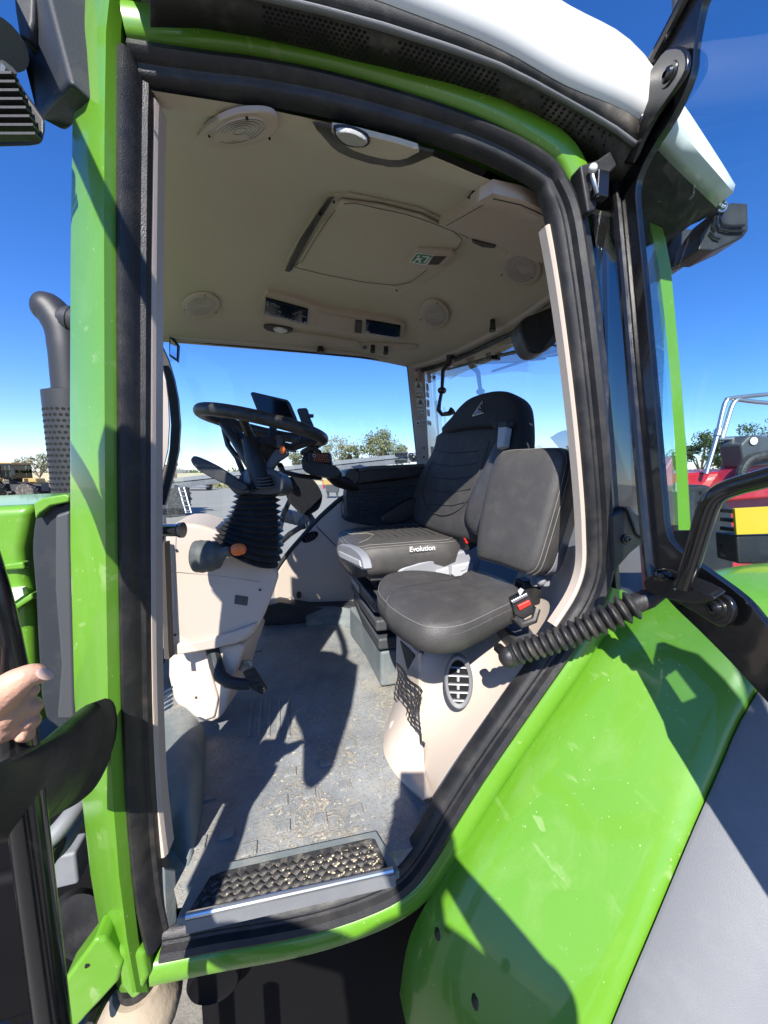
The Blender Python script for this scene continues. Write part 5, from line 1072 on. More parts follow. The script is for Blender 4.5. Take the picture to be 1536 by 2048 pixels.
# lower bracket, pull handle
bpl = obj('handle_bracket', *g_prism([PD(a, b, .03) for a, b in smooth2([(1306, 1152), (1320, 1138), (1345, 1138), (1400, 1156), (1446, 1176), (1450, 1186), (1410, 1192), (1352, 1184), (1316, 1172)], 2)], Vector((0, 0, -.012)) + dn * .02), 'black_paint', door, bevel=.003)
bolt('bracket_bolt', PD(1325, 1151, .055), (dn + Vector((0, 0, 1.2))).normalized(), .010, door)
obj('bracket_flap', *g_prism([PD(a, b, .012) for a, b in smooth2([(1350, 1190), (1400, 1184), (1450, 1186), (1474, 1204), (1478, 1230), (1462, 1252), (1440, 1250), (1400, 1225), (1368, 1208)], 2)], dn * .010), 'black_paint', door, bevel=.004)
bolt('bracket_bolt', PD(1432, 1216, .022), dn, .012, door)
obj('pull_handle', *g_tube(smooth_path([PD(1366, 1172, .05), PD(1382, 1125, .06), PD(1402, 1060, .07), PD(1418, 1012, .075), PD(1434, 990, .075), PD(1468, 974, .07), PD(1536, 955, .065), PD(1620, 930, .06)], 5), .0135, 14), 'black_paint', door, smooth=60)
obj('dirt_drops', *g_sphere(PD(1350, 1178, .055), .002, 5, 4), 'sticker', door)
# gas strut under its pleated boot
s0, s1 = Dr(1014, 1312, .035), PD(1322, 1186, .02); NS = 16; ax_ = (s1 - s0).normalized(); X, Y_, Z = basis(ax_)
rings = []
for i in range(NS * 8 + 1):
    f = i / (NS * 8); p = s0.lerp(s1, .06 + f * .80) + Vector((0, 0, -.010 * math.sin(math.pi * f))); ph_ = (i % 8) / 8
    r_ = .0175 + .0105 * math.sin(math.pi * ph_) ** 1.2 * (1.0 - .12 * math.sin(5 * f)); rings.append(ell(p, X * r_, Y_ * r_, 18))
strut = P('door_strut', g_rings(rings), 'rubber', smooth=70)
obj('strut_sleeve', *g_tube([s0.lerp(s1, .84), s0.lerp(s1, .93), s1], [.019, .019, .012], 16), 'rubber', strut)
obj('strut_joint', *g_sphere(s0 + Vector((.004, -.004, 0)), (.026, .022, .024), 12, 8), 'rubber', strut)
obj('strut_stud', *g_tube([s0 + DN * -.04, s0], .012, 10), 'black_paint', strut)
obj('strut_cap', *g_tube([s0.lerp(s1, .05), s0.lerp(s1, .075)], .022, 12), 'rubber', strut)
# ---------------- front bracket with mirror arm and lamps (top left)
def Q(px, py, d): return D(px, py, d)
E1, E2, E3 = Q(80, -60, .62), Q(140, 163, .60), Q(197, 216, .63)
r1, r2 = Q(200, 62, .66), Q(178, -60, .66); b1, b2, b3, b4, b5 = Q(146, 246, .70), Q(131, 262, .70), Q(75, 232, .68), Q(46, 112, .67), Q(46, -60, .67)
vs = [E1, E2, E3, r1, r2, b1, b2, b3, b4, b5]; bk_ = [v + (v - O) * .12 for v in (r1, r2, b5, b4, b3, b2, b1, E3)]
n0 = len(vs); vs2 = vs + bk_
fs2 = [(0, 1, 2, 3, 4), (0, 9, 8, 7, 1), (1, 7, 6, 5, 2), (3, 2, n0 + 7, n0), (4, 3, n0, n0 + 1), (9, 0, 4, n0 + 1, n0 + 2), (8, 9, n0 + 2, n0 + 3), (7, 8, n0 + 3, n0 + 4), (6, 7, n0 + 4, n0 + 5), (5, 6, n0 + 5, n0 + 6), (2, 5, n0 + 6, n0 + 7), (n0, n0 + 7, n0 + 6, n0 + 5, n0 + 4, n0 + 3, n0 + 2, n0 + 1)]
brk = P('mirror_bracket', (vs2, fs2), 'slate', bevel=.008)
tag(brk, 'dark plastic bracket carrying the mirror and front work lamp')
obj('bracket_screw', *g_rings([ell(Q(96, 188, .672), RIGHT * .007, UP * .009, 14), ell(Q(96, 188, .668), RIGHT * .005, UP * .007, 14)]), 'black_plastic', brk)
obj('bracket_wing', *g_prism([Q(a, b, .64) for a, b in ((20, -60), (70, -60), (66, 40), (56, 78), (36, 70), (28, 20))], FWD * .05), 'slate', brk, bevel=.006)
lampf = P('front_work_lamp', g_prism([Q(a, b, .60) for a, b in ((-80, 150), (30, 150), (52, 185), (90, 238), (90, 262), (84, 288), (60, 292), (-80, 296))], ray(30, 220) * .05), 'black_plastic', bevel=.006)
for i in range(8):
    y = 160 + i * 17; x1 = 38 + i * 7
    obj('cooling_fin', *g_prism([Q(-80, y, .592), Q(min(x1, 84), y, .592), Q(min(x1, 84), y + 5, .592), Q(-80, y + 5, .592)], FWD * -.012), 'black_plastic', lampf, smooth=0)
obj('lamp_pivot', *g_tube([Q(8, 88, .60), Q(-6, 84, .63), Q(-20, 80, .66)], [.030, .034, .034], 20), 'dark_grey', lampf)
obj('lamp_hinge', *g_tube([Q(18, 134, .61), Q(10, 160, .62)], .010, 10), 'steel_dull', lampf)
# the door mirror outboard of the pillar (its shadow lies on the cab floor)
mp0 = rel(-.353, .15, .26); mnn = Vector((.75, .66, 0)).normalized()
def onmirror(px, py):
    p = fl(px, py); t = (mp0 - p).dot(mnn) / LDIR.dot(mnn); return p + LDIR * t
mainp = [onmirror(a, b) for a, b in smooth2([(668, 1302), (712, 1326), (718, 1336), (706, 1415), (684, 1485), (668, 1535), (650, 1552), (640, 1550), (630, 1532), (628, 1462), (618, 1436), (608, 1412), (610, 1345), (624, 1306)], 2)]
mir = P('door_mirror', g_prism(mainp, mnn * -.06), 'black_plastic', bevel=.010)
obj('mirror_glass', *g_prism([sum(mainp, Vector()) / len(mainp) + (p - sum(mainp, Vector()) / len(mainp)) * .90 + mnn * .002 for p in mainp], mnn * .001), 'mirror_face', mir, smooth=0)
mcen = sum(mainp, Vector()) / len(mainp) - mnn * .05; topm = mcen + Vector((0, 0, .34))
obj('mirror_stem', *g_tube([mcen, topm], .014, 10), 'black_paint', mir)
obj('mirror_arm', *g_tube(smooth_path([topm, topm + Vector((.0, .10, .10)), Q(-60, -160, .66), Q(60, -90, .70)], 4), .018, 10), 'black_paint', mir)
# ---------------- grab rail and step guard
rx = RIGHT * -.435 + FWDH * .4067
grab = P('grab_rail', g_tube(smooth_path([rx - RIGHT * .22 + Vector((0, 0, H + .33)), rx - RIGHT * .13 + Vector((0, 0, H + .20)), rx - RIGHT * .065 + Vector((0, 0, H + .06)), rx - RIGHT * .024 + Vector((0, 0, H - .08)), rx - RIGHT * .004 + Vector((0, 0, H - .22)), rx + Vector((0, 0, H - .4)), rx + Vector((0, 0, H - 1.55))], 5), .0185, 18), 'black_paint', smooth=60)
gr = []
for (cx, cy, hh, dp, wd) in ((200, 1503, 62, .680, .018), (192, 1503, 92, .672, .035), (178, 1503, 106, .66, .05), (150, 1515, 108, .635, .055), (80, 1568, 98, .50, .05), (0, 1598, 84, .40, .04), (-90, 1632, 76, .36, .035)):
    gr.append(ell(Q(cx, cy, dp), (UP * .97 + RIGHT * .2) * hh * dp / F, FWD * wd + RIGHT * .01, 28))
P('step_guard', g_rings(gr), 'black_plastic', smooth=50)
# ---------------- bonnet
def bz(px, py, y=1.32): return Yp(px, py, y)
sidep = [bz(67, 1009), bz(60, 1040), bz(48, 1098), bz(49, 1140), bz(58, 1180), bz(66, 1330), bz(70, 1470)]
front = [rel(-2.6, 1.32, -.75), rel(-2.6, 1.32, -.16)]
bon = P('bonnet', g_prism(sidep + front, (0, .86, 0)), 'green', bevel=.03, seg=4)
tag(bon, 'green bonnet ahead of the cab')
obj('bonnet_crease', *g_prism([bz(a, b, 1.30) for a, b in ((-90, 1136), (0, 1130), (46, 1124), (50, 1138), (0, 1142), (-90, 1148))], (0, .03, 0)), 'green', bon, bevel=.006)
obj('bonnet_stripe', *g_prism([bz(a, b, 1.303) for a, b in ((-60, 1186), (44, 1176), (47, 1190), (22, 1208), (-60, 1222))], (0, .02, 0)), 'white_roof', bon, smooth=0)
obj('bonnet_ledge', *g_prism([bz(a, b, 1.27) for a, b in ((-60, 1262), (8, 1226), (24, 1213), (62, 1186), (66, 1198), (30, 1222), (-60, 1280))], (0, .06, 0)), 'green', bon, bevel=.006)
cw = P('cowl_panel', g_prism([bz(a, b, 1.27) for a, b in smooth2([(74, 1016), (92, 1006), (120, 1008), (150, 1012), (158, 1200), (150, 1440), (90, 1440), (76, 1330), (68, 1180), (62, 1110), (64, 1060)], 2)], (.02, .4, 0)), 'slate', bevel=.02)
obj('cowl_lip', *g_prism([bz(a, b, 1.24) for a, b in ((66, 1006), (84, 996), (130, 988), (140, 992), (138, 1004), (100, 1012), (78, 1028), (70, 1040))], (0, .06, 0)), 'green', cw, bevel=.006)
obj('cowl_inner', *g_prism([bz(a, b, 1.24) for a, b in ((108, 1030), (140, 1020), (150, 1440), (112, 1440), (120, 1330), (108, 1180))], (.03, .3, 0)), 'dark_grey', cw, bevel=.01)
# ---------------- exhaust
ec = D(152, 880, 2.05); ecx = Vector((ec.x, ec.y, 0))
zt_ = D(110, 785, 2.0).z; er = .128
exh = P('exhaust', g_rings([ell(Vector((ec.x, ec.y, z)), Vector((r_, 0, 0)), Vector((0, r_, 0)), 40) for z, r_ in ((1.35, er * .93), (zt_ - .02, er), (zt_, er), (zt_ + .003, er * .9), (zt_ + .012, er * .75))]), 'exhaust', smooth=40)
hh_ = MB()
for j in range(24):
    for i in range(30):
        an = 2 * math.pi * (i + .5 * (j % 2)) / 30; z = zt_ - .10 - j * .030
        if z < 1.5: continue
        n_ = Vector((math.cos(an), math.sin(an), 0)); t_ = Vector((-n_.y, n_.x, 0)); rq = er * (.93 + .07 * (z - 1.35) / (zt_ - 1.37)) + .0012
        hh_.add(ell(Vector((ec.x, ec.y, z)) + n_ * rq, t_ * .0095, Vector((0, 0, .0075)), 8), [tuple(range(8))])
o = hh_.build('guard_holes', 'hole', exh, smooth=0); o['kind'] = 'stuff'
tz = lambda px, py: D(px, py, 2.0)
obj('tail_pipe', *g_tube(smooth_path([Vector((ec.x, ec.y, zt_ - .02)), Vector((ec.x, ec.y, zt_ + .10)), Vector((ec.x, ec.y, zt_ + .22)), Vector((ec.x, ec.y, zt_ + .34)) - RIGHT * .015, Vector((ec.x, ec.y, zt_ + .42)) - RIGHT * .06, Vector((ec.x, ec.y, zt_ + .455)) - RIGHT * .11, Vector((ec.x, ec.y, zt_ + .46)) - RIGHT * .125], 4), [.085] * 5 + [.085] * 5 + [.083] * 5 + [.08] * 4 + [.075, .072, .068, .05, .03, .01], 24), 'exhaust', exh, smooth=60)
obj('pipe_branch', *g_tube([Vector((ec.x, ec.y, zt_ + .37)) - RIGHT * .02, Vector((ec.x, ec.y, zt_ + .36)) + RIGHT * .25], .075, 20), 'exhaust', exh)
obj('pipe_collar', *g_tube([Vector((ec.x, ec.y, zt_ + .37)) + RIGHT * .03, Vector((ec.x, ec.y, zt_ + .365)) + RIGHT * .06], .08, 20), 'exhaust', exh)
# ---------------- below the sill
P('chassis', g_prism([rel(-.9, 1.25, -1.02), rel(1.3, 1.25, -1.02), rel(1.3, 2.3, -1.02), rel(-.9, 2.3, -1.02)], (0, 0, -.75)), 'shade_black', bevel=.02)
P('floor_pan', g_prism([rel(-.30, .86, -.975), rel(.36, .82, -.975), rel(.6, .95, -.975), rel(.6, 2.3, -.975), rel(-.62, 2.3, -.975), rel(-.62, 1.3, -.975)], (0, 0, -.03)), 'shade_black')
tank = P('fuel_tank', g_prism([rel(-.25, .86, -1.15), rel(.40, .84, -1.15), rel(.44, 1.2, -1.15), rel(-.25, 1.2, -1.15)], (0, 0, -.75)), 'shade_black', bevel=.06, seg=4)
tcx = Yp(428, 1962, .80)
obj('tank_cap', *g_rings([ell(tcx + Vector((0, .06, 0)), Vector((.058, 0, 0)), Vector((0, .0, .055)), 28), ell(tcx, Vector((.058, 0, 0)), Vector((0, 0, .055)), 28), ell(tcx + Vector((0, -.008, 0)), Vector((.052, 0, 0)), Vector((0, 0, .049)), 28), ell(tcx + Vector((0, -.004, 0)), Vector((.044, 0, 0)), Vector((0, 0, .042)), 28)]), 'shade_black', tank, smooth=40)
fr1 = P('cab_mount', g_prism([Yp(a, b, .76) for a, b in ((190, 1878), (212, 1880), (248, 1925), (236, 1965), (150, 2060), (120, 2060), (126, 1965))], (0, .05, 0)), 'green', bevel=.008)
obj('mount_foot', *g_prism([Yp(a, b, .765) for a, b in ((228, 1900), (292, 1905), (300, 1950), (282, 1992), (262, 2005), (240, 1975))], (0, .05, 0)), 'green', fr1, bevel=.01)
obj('mount_hole', *g_tube([Yp(174, 1931, .758), Yp(174, 1931, .77)], .004, 10), 'hole', fr1)
mc = Yp(280, 1985, .84)
obj('rubber_mount', *g_rings([ell(mc + Vector((0, 0, z)), Vector((r_, 0, 0)), Vector((0, r_, 0)), 28) for z, r_ in ((-.09, .05), (-.07, .075), (-.035, .085), (-.01, .078), (.012, .06), (.03, .05))]), 'mud', fr1, smooth=60)
obj('mount_core', *g_tube([mc + Vector((0, 0, .0)), mc + Vector((0, 0, .05))], .04, 20), 'rubber', fr1)
hz_ = P('hydraulic_hoses', g_tube(smooth_path([D(60, 1712, .78), D(110, 1668, .80), D(150, 1620, .84), D(185, 1570, .9)], 4), .019, 12), 'fender_grey')
obj('hose', *g_tube(smooth_path([D(70, 1735, .80), D(120, 1700, .82), D(155, 1650, .86), D(190, 1600, .9)], 4), .013, 12), 'fender_grey', hz_)
obj('hose_clip', *g_box(D(104, 1702, .80), (.03, .05, .03)), 'black_plastic', hz_, bevel=.004)
gb = P('gearbox_side', g_box(D(60, 1800, 1.25), (.7, .3, .5)), 'shade_black', bevel=.03)
obj('gearbox_cover', *g_rings([ell(D(165, 1850, .98), RIGHT * .09, UP * .10, 24), ell(D(165, 1850, .94), RIGHT * .07, UP * .08, 24)]), 'black_plastic', gb)
obj('pump_block', *g_box(D(130, 1722, .95), (.08, .06, .09)), 'fender_grey', gb, bevel=.008)
obj('hose', *g_tube(smooth_path([D(175, 2060, .74), D(205, 2000, .80), D(240, 1950, .85)], 3), .012, 10), 'rubber', gb)
# steps the photographer stands on
stp = P('step_ladder', g_tube([rel(-.20, .52, -1.0), rel(-.22, .45, -1.6), rel(-.24, .36, -2.1)], .02, 8), 'black_paint')
obj('ladder_side', *g_tube([rel(.36, .52, -1.35), rel(.34, .45, -1.6), rel(.32, .36, -2.1)], .02, 8), 'black_paint', stp)
for z, y in ((-1.39, .34), (-1.75, .30), (-2.08, .26)): obj('step_tread', *g_box(rel(.06, y, z), (.56, .24, .03)), 'black_plastic', stp, bevel=.005)
# ---------------- wheels
def wheel(name, c, Rr, wdt, parent, lugs=22):
    c = Vector(c); ax = Vector((0, 1, 0))
    prof = [(.62, -.40), (.80, -.50), (.93, -.50), (.97, -.42), (.985, -.2), (.99, 0), (.985, .2), (.97, .42), (.93, .5), (.80, .5), (.62, .4)]
    rings = []
    for k in range(48):
        a = 2 * math.pi * k / 48; u = Vector((math.cos(a), 0, math.sin(a))); rings.append([c + u * Rr * p[0] + ax * wdt * p[1] for p in prof])
    rings.append(rings[0]); t_ = obj(name, *g_rings(rings, cap=False, closed=False), 'tyre', parent, smooth=50)
    lg = MB()
    for k in range(lugs):
        for s in (-1, 1):
            a0_ = 2 * math.pi * (k + (.5 if s > 0 else 0)) / lugs; pts_ = []
            for f in (0, .5, 1):
                a = a0_ - f * .22; u = Vector((math.cos(a), 0, math.sin(a))); tq = Vector((-u.z, 0, u.x)); q = c + ax * s * wdt * (.02 + .48 * f)
                base_ = .985 if f < .9 else .95
                pts_.append([q + u * Rr * (base_ - .03) - tq * Rr * .026, q + u * Rr * (base_ + .032) - tq * Rr * .018, q + u * Rr * (base_ + .032) + tq * Rr * .018, q + u * Rr * (base_ - .03) + tq * Rr * .026])
            lg.add(*g_rings(pts_))
    lg.build('tyre_lugs', 'tyre', t_, smooth=0)
    obj('rim', *g_rings([ell(c + ax * wdt * s, Vector((Rr * r_, 0, 0)), Vector((0, 0, Rr * r_)), 32) for s, r_ in ((-.42, .63), (-.2, .58), (-.12, .3), (-.16, .15), (.16, .15), (.12, .3), (.2, .58), (.42, .63))]), 'light_grey', t_, smooth=40)
    return t_
wheel('rear_wheel', rel(1.58, .30, -1.52), .97, .58, tractor)
wheel('rear_wheel', rel(1.58, 3.17, -1.52), .98, .58, tractor)
wheel('front_wheel', rel(-1.75, .80, -1.80), .70, .48, tractor)
wheel('front_wheel', rel(-1.75, 2.70, -1.80), .70, .48, tractor)
P('front_axle', g_tube([rel(-1.75, .9, -1.8), rel(-1.75, 2.6, -1.8)], .09, 12), 'dark_grey')
P('rear_axle', g_tube([rel(1.58, .5, -1.52), rel(1.58, 3.0, -1.52)], .17, 14), 'dark_grey')
P('front_frame', g_box(rel(-1.6, 1.75, -1.35), (1.9, .5, .55)), 'dark_grey', bevel=.03)
fw = [Vector((p.x, 3.5 - p.y, p.z)) for p in cvs]
P('rear_wing', g_rings([[Vector((p.x, 2.80, p.z)) for p in fw], [Vector((p.x, 3.10, p.z + .02)) for p in fw], [Vector((p.x, 3.36, p.z)) for p in fw]], cap=False, closed=False), 'green', smooth=40, solid=.01)
# ---------------- behind the cab on the near side: linkage arm, lamp bracket, reflector plate
lk = P('rear_bracket', g_prism([D(a, b, 1.75) for a, b in ((1340, 985), (1352, 972), (1418, 970), (1436, 985), (1466, 1020), (1470, 1150), (1392, 1150), (1380, 1060), (1346, 1050))], FWDH * .12), 'black_plastic', bevel=.015)
for a, b in ((1401, 985), (1398, 1006)): obj('bracket_hole', *g_tube([D(a, b, 1.745), D(a, b, 1.76)], .008, 10), 'hole', lk)
obj('bracket_cylinder', *g_tube([D(1360, 985, 1.7), D(1358, 1030, 1.7), D(1360, 1060, 1.7)], [.05, .055, .05], 14), 'slate', lk)
obj('bracket_pin', *g_tube([D(1355, 965, 1.7), D(1355, 985, 1.7)], .014, 10), 'light_grey', lk)
rf = P('reflector_plate', g_prism([D(a, b, 1.15) for a, b in ((1470, 1017), (1600, 1010), (1600, 1066), (1474, 1070))], FWDH * .01), 'yellow_sign', bevel=.002)
obj('plate_box', *g_prism([D(a, b, 1.16) for a, b in ((1474, 1072), (1600, 1068), (1600, 1130), (1478, 1128))], FWDH * .08), 'black_plastic', rf, bevel=.006)
for k in range(6): obj('lamp_fin', *g_box(D(1464, 1022 + k * 18, 1.2), (.03, .05, .012)), 'black_plastic', rf)
# rear work lamps under the roof
def rear_lamp(px, d, fins):
    l_ = P('rear_work_lamp', g_prism([D(a, b, d) for a, b in px], FWDH * .09), 'black_plastic', bevel=.006)
    for f in fins: obj('cooling_fin', *g_tube([D(a, b, d - .006) for a, b in f], .0035, 6), 'black_paint', l_)
    return l_
l1 = rear_lamp([(1436, 418), (1452, 408), (1466, 404), (1497, 406), (1498, 460), (1488, 474), (1428, 502), (1396, 500), (1400, 470), (1420, 440)], 1.05,
          [[(1448, 418), (1442, 436), (1446, 448), (1462, 452), (1488, 451)], [(1438, 424), (1434, 444), (1440, 458), (1460, 463), (1488, 462)], [(1430, 432), (1426, 450), (1430, 464)], [(1420, 464), (1428, 474), (1440, 478)]])
bolt('lamp_bolt', D(1443, 413, 1.035), -FWDH, .011, l1, 'steel_dull')
l2 = rear_lamp([(1346, 470), (1360, 456), (1390, 458), (1394, 500), (1388, 520), (1370, 532), (1338, 542), (1332, 500)], 1.20, [[(1336, 528), (1362, 522), (1384, 512)], [(1336, 536), (1360, 530)]])
obj('lamp_lead', *g_tube(smooth_path([D(1355, 462, 1.19), D(1368, 452, 1.17), D(1382, 446, 1.15), D(1400, 438, 1.1)], 3), .006, 8), 'black_plastic', l2)
P('roof_ladder_tube', g_tube([Yp(1358, -60, .62), Yp(1360, 20, .62), Yp(1366, 60, .62)], .012, 8), 'dark_grey')
# coiled air line and a tread bar hanging on the far side
co = []
for i in range(150):
    f = i / 149; p = D(566, 1030, 3.3).lerp(D(618, 1042, 3.1), f); a = f * 2 * math.pi * 11
    co.append(p + UP * .055 * math.sin(a) + FWDH * .055 * math.cos(a))
coil = P('coiled_hose', g_tube(co, .010, 6), 'fender_grey', smooth=60)
obj('hose_bracket', *g_tube([D(556, 1090, 2.95), D(580, 1068, 2.95), D(600, 1055, 2.95), D(612, 1052, 2.95)], .022, 8), 'black_plastic', coil)

# ================================================================== BACKGROUND
def place(px, dist):
    """origin on the yard, sideways axis and away axis for something seen at px"""
    p = gpt(px, dist); return p, RIGHT.copy(), FWDH.copy()
def B(parent, name, m_, c, size, o, X, Y_, bevel=0.0, **k):
    ctr = o + X * c[0] + Y_ * c[1] + Vector((0, 0, c[2]))
    return obj(name, *g_box(ctr, size, (X, Y_, Vector((0, 0, 1)))), m_, parent, bevel=bevel, **k)
def far_wheel(parent, name, c, r_, wd, axis, m_rim='machine_yellow', lugs=0):
    X, Y_, Z = basis(axis)
    t_ = obj(name, *g_rings([ell(c + Z * s, X * q, Y_ * q, 28) for s, q in ((-wd / 2, r_ * .6), (-wd / 2, r_ * .93), (-wd * .4, r_), (wd * .4, r_), (wd / 2, r_ * .93), (wd / 2, r_ * .6))]), 'tyre', parent, smooth=40)
    obj('rim', *g_rings([ell(c + Z * s, X * q, Y_ * q, 20) for s, q in ((-wd * .45, r_ * .58), (-wd * .2, r_ * .4), (wd * .2, r_ * .4), (wd * .45, r_ * .58))]), m_rim, t_)
    if lugs:
        lg = MB()
        for k in range(lugs):
            for s in (-1, 1):
                a0_ = 2 * math.pi * (k + (.5 if s > 0 else 0)) / lugs; rg = []
                for f in (0, 1):
                    a = a0_ - f * .25; u = X * math.cos(a) + Y_ * math.sin(a); tq = Y_ * math.cos(a) - X * math.sin(a); q = c + Z * s * wd * (.02 + .46 * f)
                    rg.append([q + u * r_ * .97 - tq * r_ * .045, q + u * r_ * 1.05 - tq * r_ * .03, q + u * r_ * 1.05 + tq * r_ * .03, q + u * r_ * .97 + tq * r_ * .045])
                lg.add(*g_rings(rg))
        lg.build('tyre_lugs', 'tyre', t_, smooth=0)
    return t_
# yellow tractor across the yard (left edge)
o_, X, Y_ = place(30, 30)
yt = empty('yellow_tractor', o_, 'yellow tractor with a dark glazed cab parked far off at the left', 'tractor')
B(yt, 'cab', 'glass_far', (-.35, 0, 2.35), (1.9, 1.7, 1.15), o_, X, Y_, .06)
for sx in (-1.28, -.35, .58):
    B(yt, 'cab_pillar', 'black_paint', (sx, -.86, 2.35), (.09, .06, 1.2), o_, X, Y_)
B(yt, 'cab_roof', 'machine_yellow', (-.35, 0, 3.02), (2.1, 1.9, .16), o_, X, Y_, .05)
B(yt, 'roof_lamps', 'black_plastic', (.1, -.98, 2.95), (1.1, .08, .12), o_, X, Y_)
B(yt, 'bonnet', 'machine_yellow', (1.35, .1, 1.62), (1.1, .9, .45), o_, X, Y_, .1)
B(yt, 'rear_wing', 'machine_yellow', (-.95, -1.0, 1.75), (1.4, .5, .25), o_, X, Y_, .08)
B(yt, 'chassis', 'dark_grey', (.6, 0, 1.1), (3.4, .7, .6), o_, X, Y_, .04)
for sx, sy, r_, wd in ((-1.1, -1.0, .95, .65), (-1.1, 1.0, .95, .65), (1.7, -.95, .72, .5), (1.7, .95, .72, .5)):
    far_wheel(yt, 'wheel', o_ + X * sx + Y_ * sy + Vector((0, 0, r_)), r_, wd, Y_, lugs=16)
B(yt, 'front_mudguard', 'black_plastic', (1.75, -.95, 1.52), (1.0, .5, .1), o_, X, Y_, .04)
B(yt, 'mirror', 'black_plastic', (1.05, -1.25, 2.35), (.34, .08, .55), o_, X, Y_, .03)
obj('antenna', *g_tube([o_ + X * .65 + Vector((0, 0, 3.1)), o_ + X * .68 + Vector((0, 0, 3.6))], .03, 6), 'black_plastic', yt)
# self-propelled sprayer seen past the far window
o_, X, Y_ = place(330, 20)
spr = empty('sprayer', o_, 'tall sprayer with chevron tyre and alloy ladder beyond the far window', 'sprayer')
far_wheel(spr, 'front_wheel', o_ + X * .42 + Y_ * -.2 + Vector((0, 0, .95)), .95, .62, (X * .93 - Y_ * .36), 'machine_red', lugs=18)
far_wheel(spr, 'rear_wheel', o_ + X * -2.6 + Y_ * 1.6 + Vector((0, 0, .95)), .95, .62, (X * .93 - Y_ * .36), 'machine_red', lugs=18)
B(spr, 'chassis', 'dark_grey', (-1.3, .9, 1.75), (3.2, 1.4, .4), o_, X, Y_, .03)
B(spr, 'body', 'machine_red', (-1.6, .9, 2.35), (2.6, 1.7, .9), o_, X, Y_, .1)
B(spr, 'lamp_post', 'machine_red', (.36, .2, 2.55), (.2, .3, .7), o_, X, Y_, .04)
obj('beacon', *g_sphere(o_ + X * .48 + Y_ * .1 + Vector((0, 0, 2.82)), .17, 10, 8), 'dark_grey', spr)
for k in range(7): obj('boom_fold', *g_tube([o_ + X * (.55 + k * .09) + Vector((0, 0, 2.32)), o_ + X * (.72 + k * .09) + Vector((0, 0, 2.62 - k * .02))], .025, 5), 'steel_dull', spr)
la, lb = o_ + X * .95 + Y_ * -.3 + Vector((0, 0, 1.75)), o_ + X * 1.45 + Y_ * -.6 + Vector((0, 0, .25))
for s in (-.14, .14): obj('ladder_rail', *g_tube([la + X * s, lb + X * s], .035, 6), 'aluminium', spr)
for k in range(6): q = la.lerp(lb, (k + .5) / 6); obj('ladder_rung', *g_box(q, (.3, .16, .035), (X, Y_, Vector((0, 0, 1)))), 'aluminium', spr)
# long steel boom outside the far window
o_ = gpt(330, 5.2); bm_ = empty('steel_boom', o_, 'long grey steel boom lying level outside the far window, bolted at its end', 'boom')
ra = [D(322, 959, 5.2), D(322, 979, 5.2)]; rb = [D(836, 904, 6.6), D(836, 923, 6.6)]
obj('beam', *g_rings([[p[0], p[0].lerp(p[1], .40), p[0].lerp(p[1], .44) + FWDH * .05, p[0].lerp(p[1], .5) + FWDH * .05, p[0].lerp(p[1], .52) - FWDH * .02, p[1], p[1] + FWDH * .25, p[0] + FWDH * .25] for p in (ra, rb)]), 'fender_grey', bm_, smooth=15)
bolt('beam_bolt', D(345, 964, 5.17), -FWDH, .022, bm_)
for a, b in ((802, 907), (802, 921)): obj('beam_clamp', *g_box(D(a, b, 6.45), (.22, .1, .05), (RIGHT, FWDH, Vector((0, 0, 1)))), 'black_paint', bm_, bevel=.01)
for a, b in ((822, 911), (828, 916)): obj('beam_pin', *g_sphere(D(a, b, 6.5), .05, 10, 6), 'black_paint', bm_)
for q, dq in ((315, 5.3), (850, 6.7)): p = gpt(q, dq); obj('stand', *g_tube([p, p + Vector((0, 0, D(q, 985 if q < 500 else 915, dq).z))], .07, 8), 'dark_grey', bm_)
# red trailed mower farther out
o_, X, Y_ = place(392, 46)
rm = empty('red_mower', o_, 'low red trailed machine parked on the gravel behind the sprayer', 'farm machine')
B(rm, 'hood', 'machine_red', (0, 0, .95), (3.6, 1.6, .55), o_, X, Y_, .08)
B(rm, 'deck', 'steel_dull', (0, -.5, .5), (3.4, 1.4, .25), o_, X, Y_, .05)
for sx in (-1.3, 1.5): far_wheel(rm, 'wheel', o_ + X * sx + Vector((0, 0, .38)), .38, .3, Y_, 'dark_grey')
for sx in (-.8, .2, 1.1): B(rm, 'hinge_arm', 'steel_dull', (sx, -.85, .65), (.12, .2, .5), o_, X, Y_)
# yellow and grey hopper seen past the armrest
o_, X, Y_ = place(660, 33)
hp2 = empty('feed_hopper', o_, 'yellow and grey hopper standing on the gravel beyond the armrest', 'hopper')
B(hp2, 'bin', 'machine_yellow', (0, 0, 1.45), (1.1, .9, .5), o_, X, Y_, .04)
B(hp2, 'guard', 'machine_red', (-.55, 0, 1.2), (.15, .8, .7), o_, X, Y_, .03)
B(hp2, 'base', 'dark_grey', (.2, 0, .85), (1.1, .8, .65), o_, X, Y_, .03)
for sx in (-.2, .6): B(hp2, 'leg', 'dark_grey', (sx, 0, .28), (.12, .5, .56), o_, X, Y_)
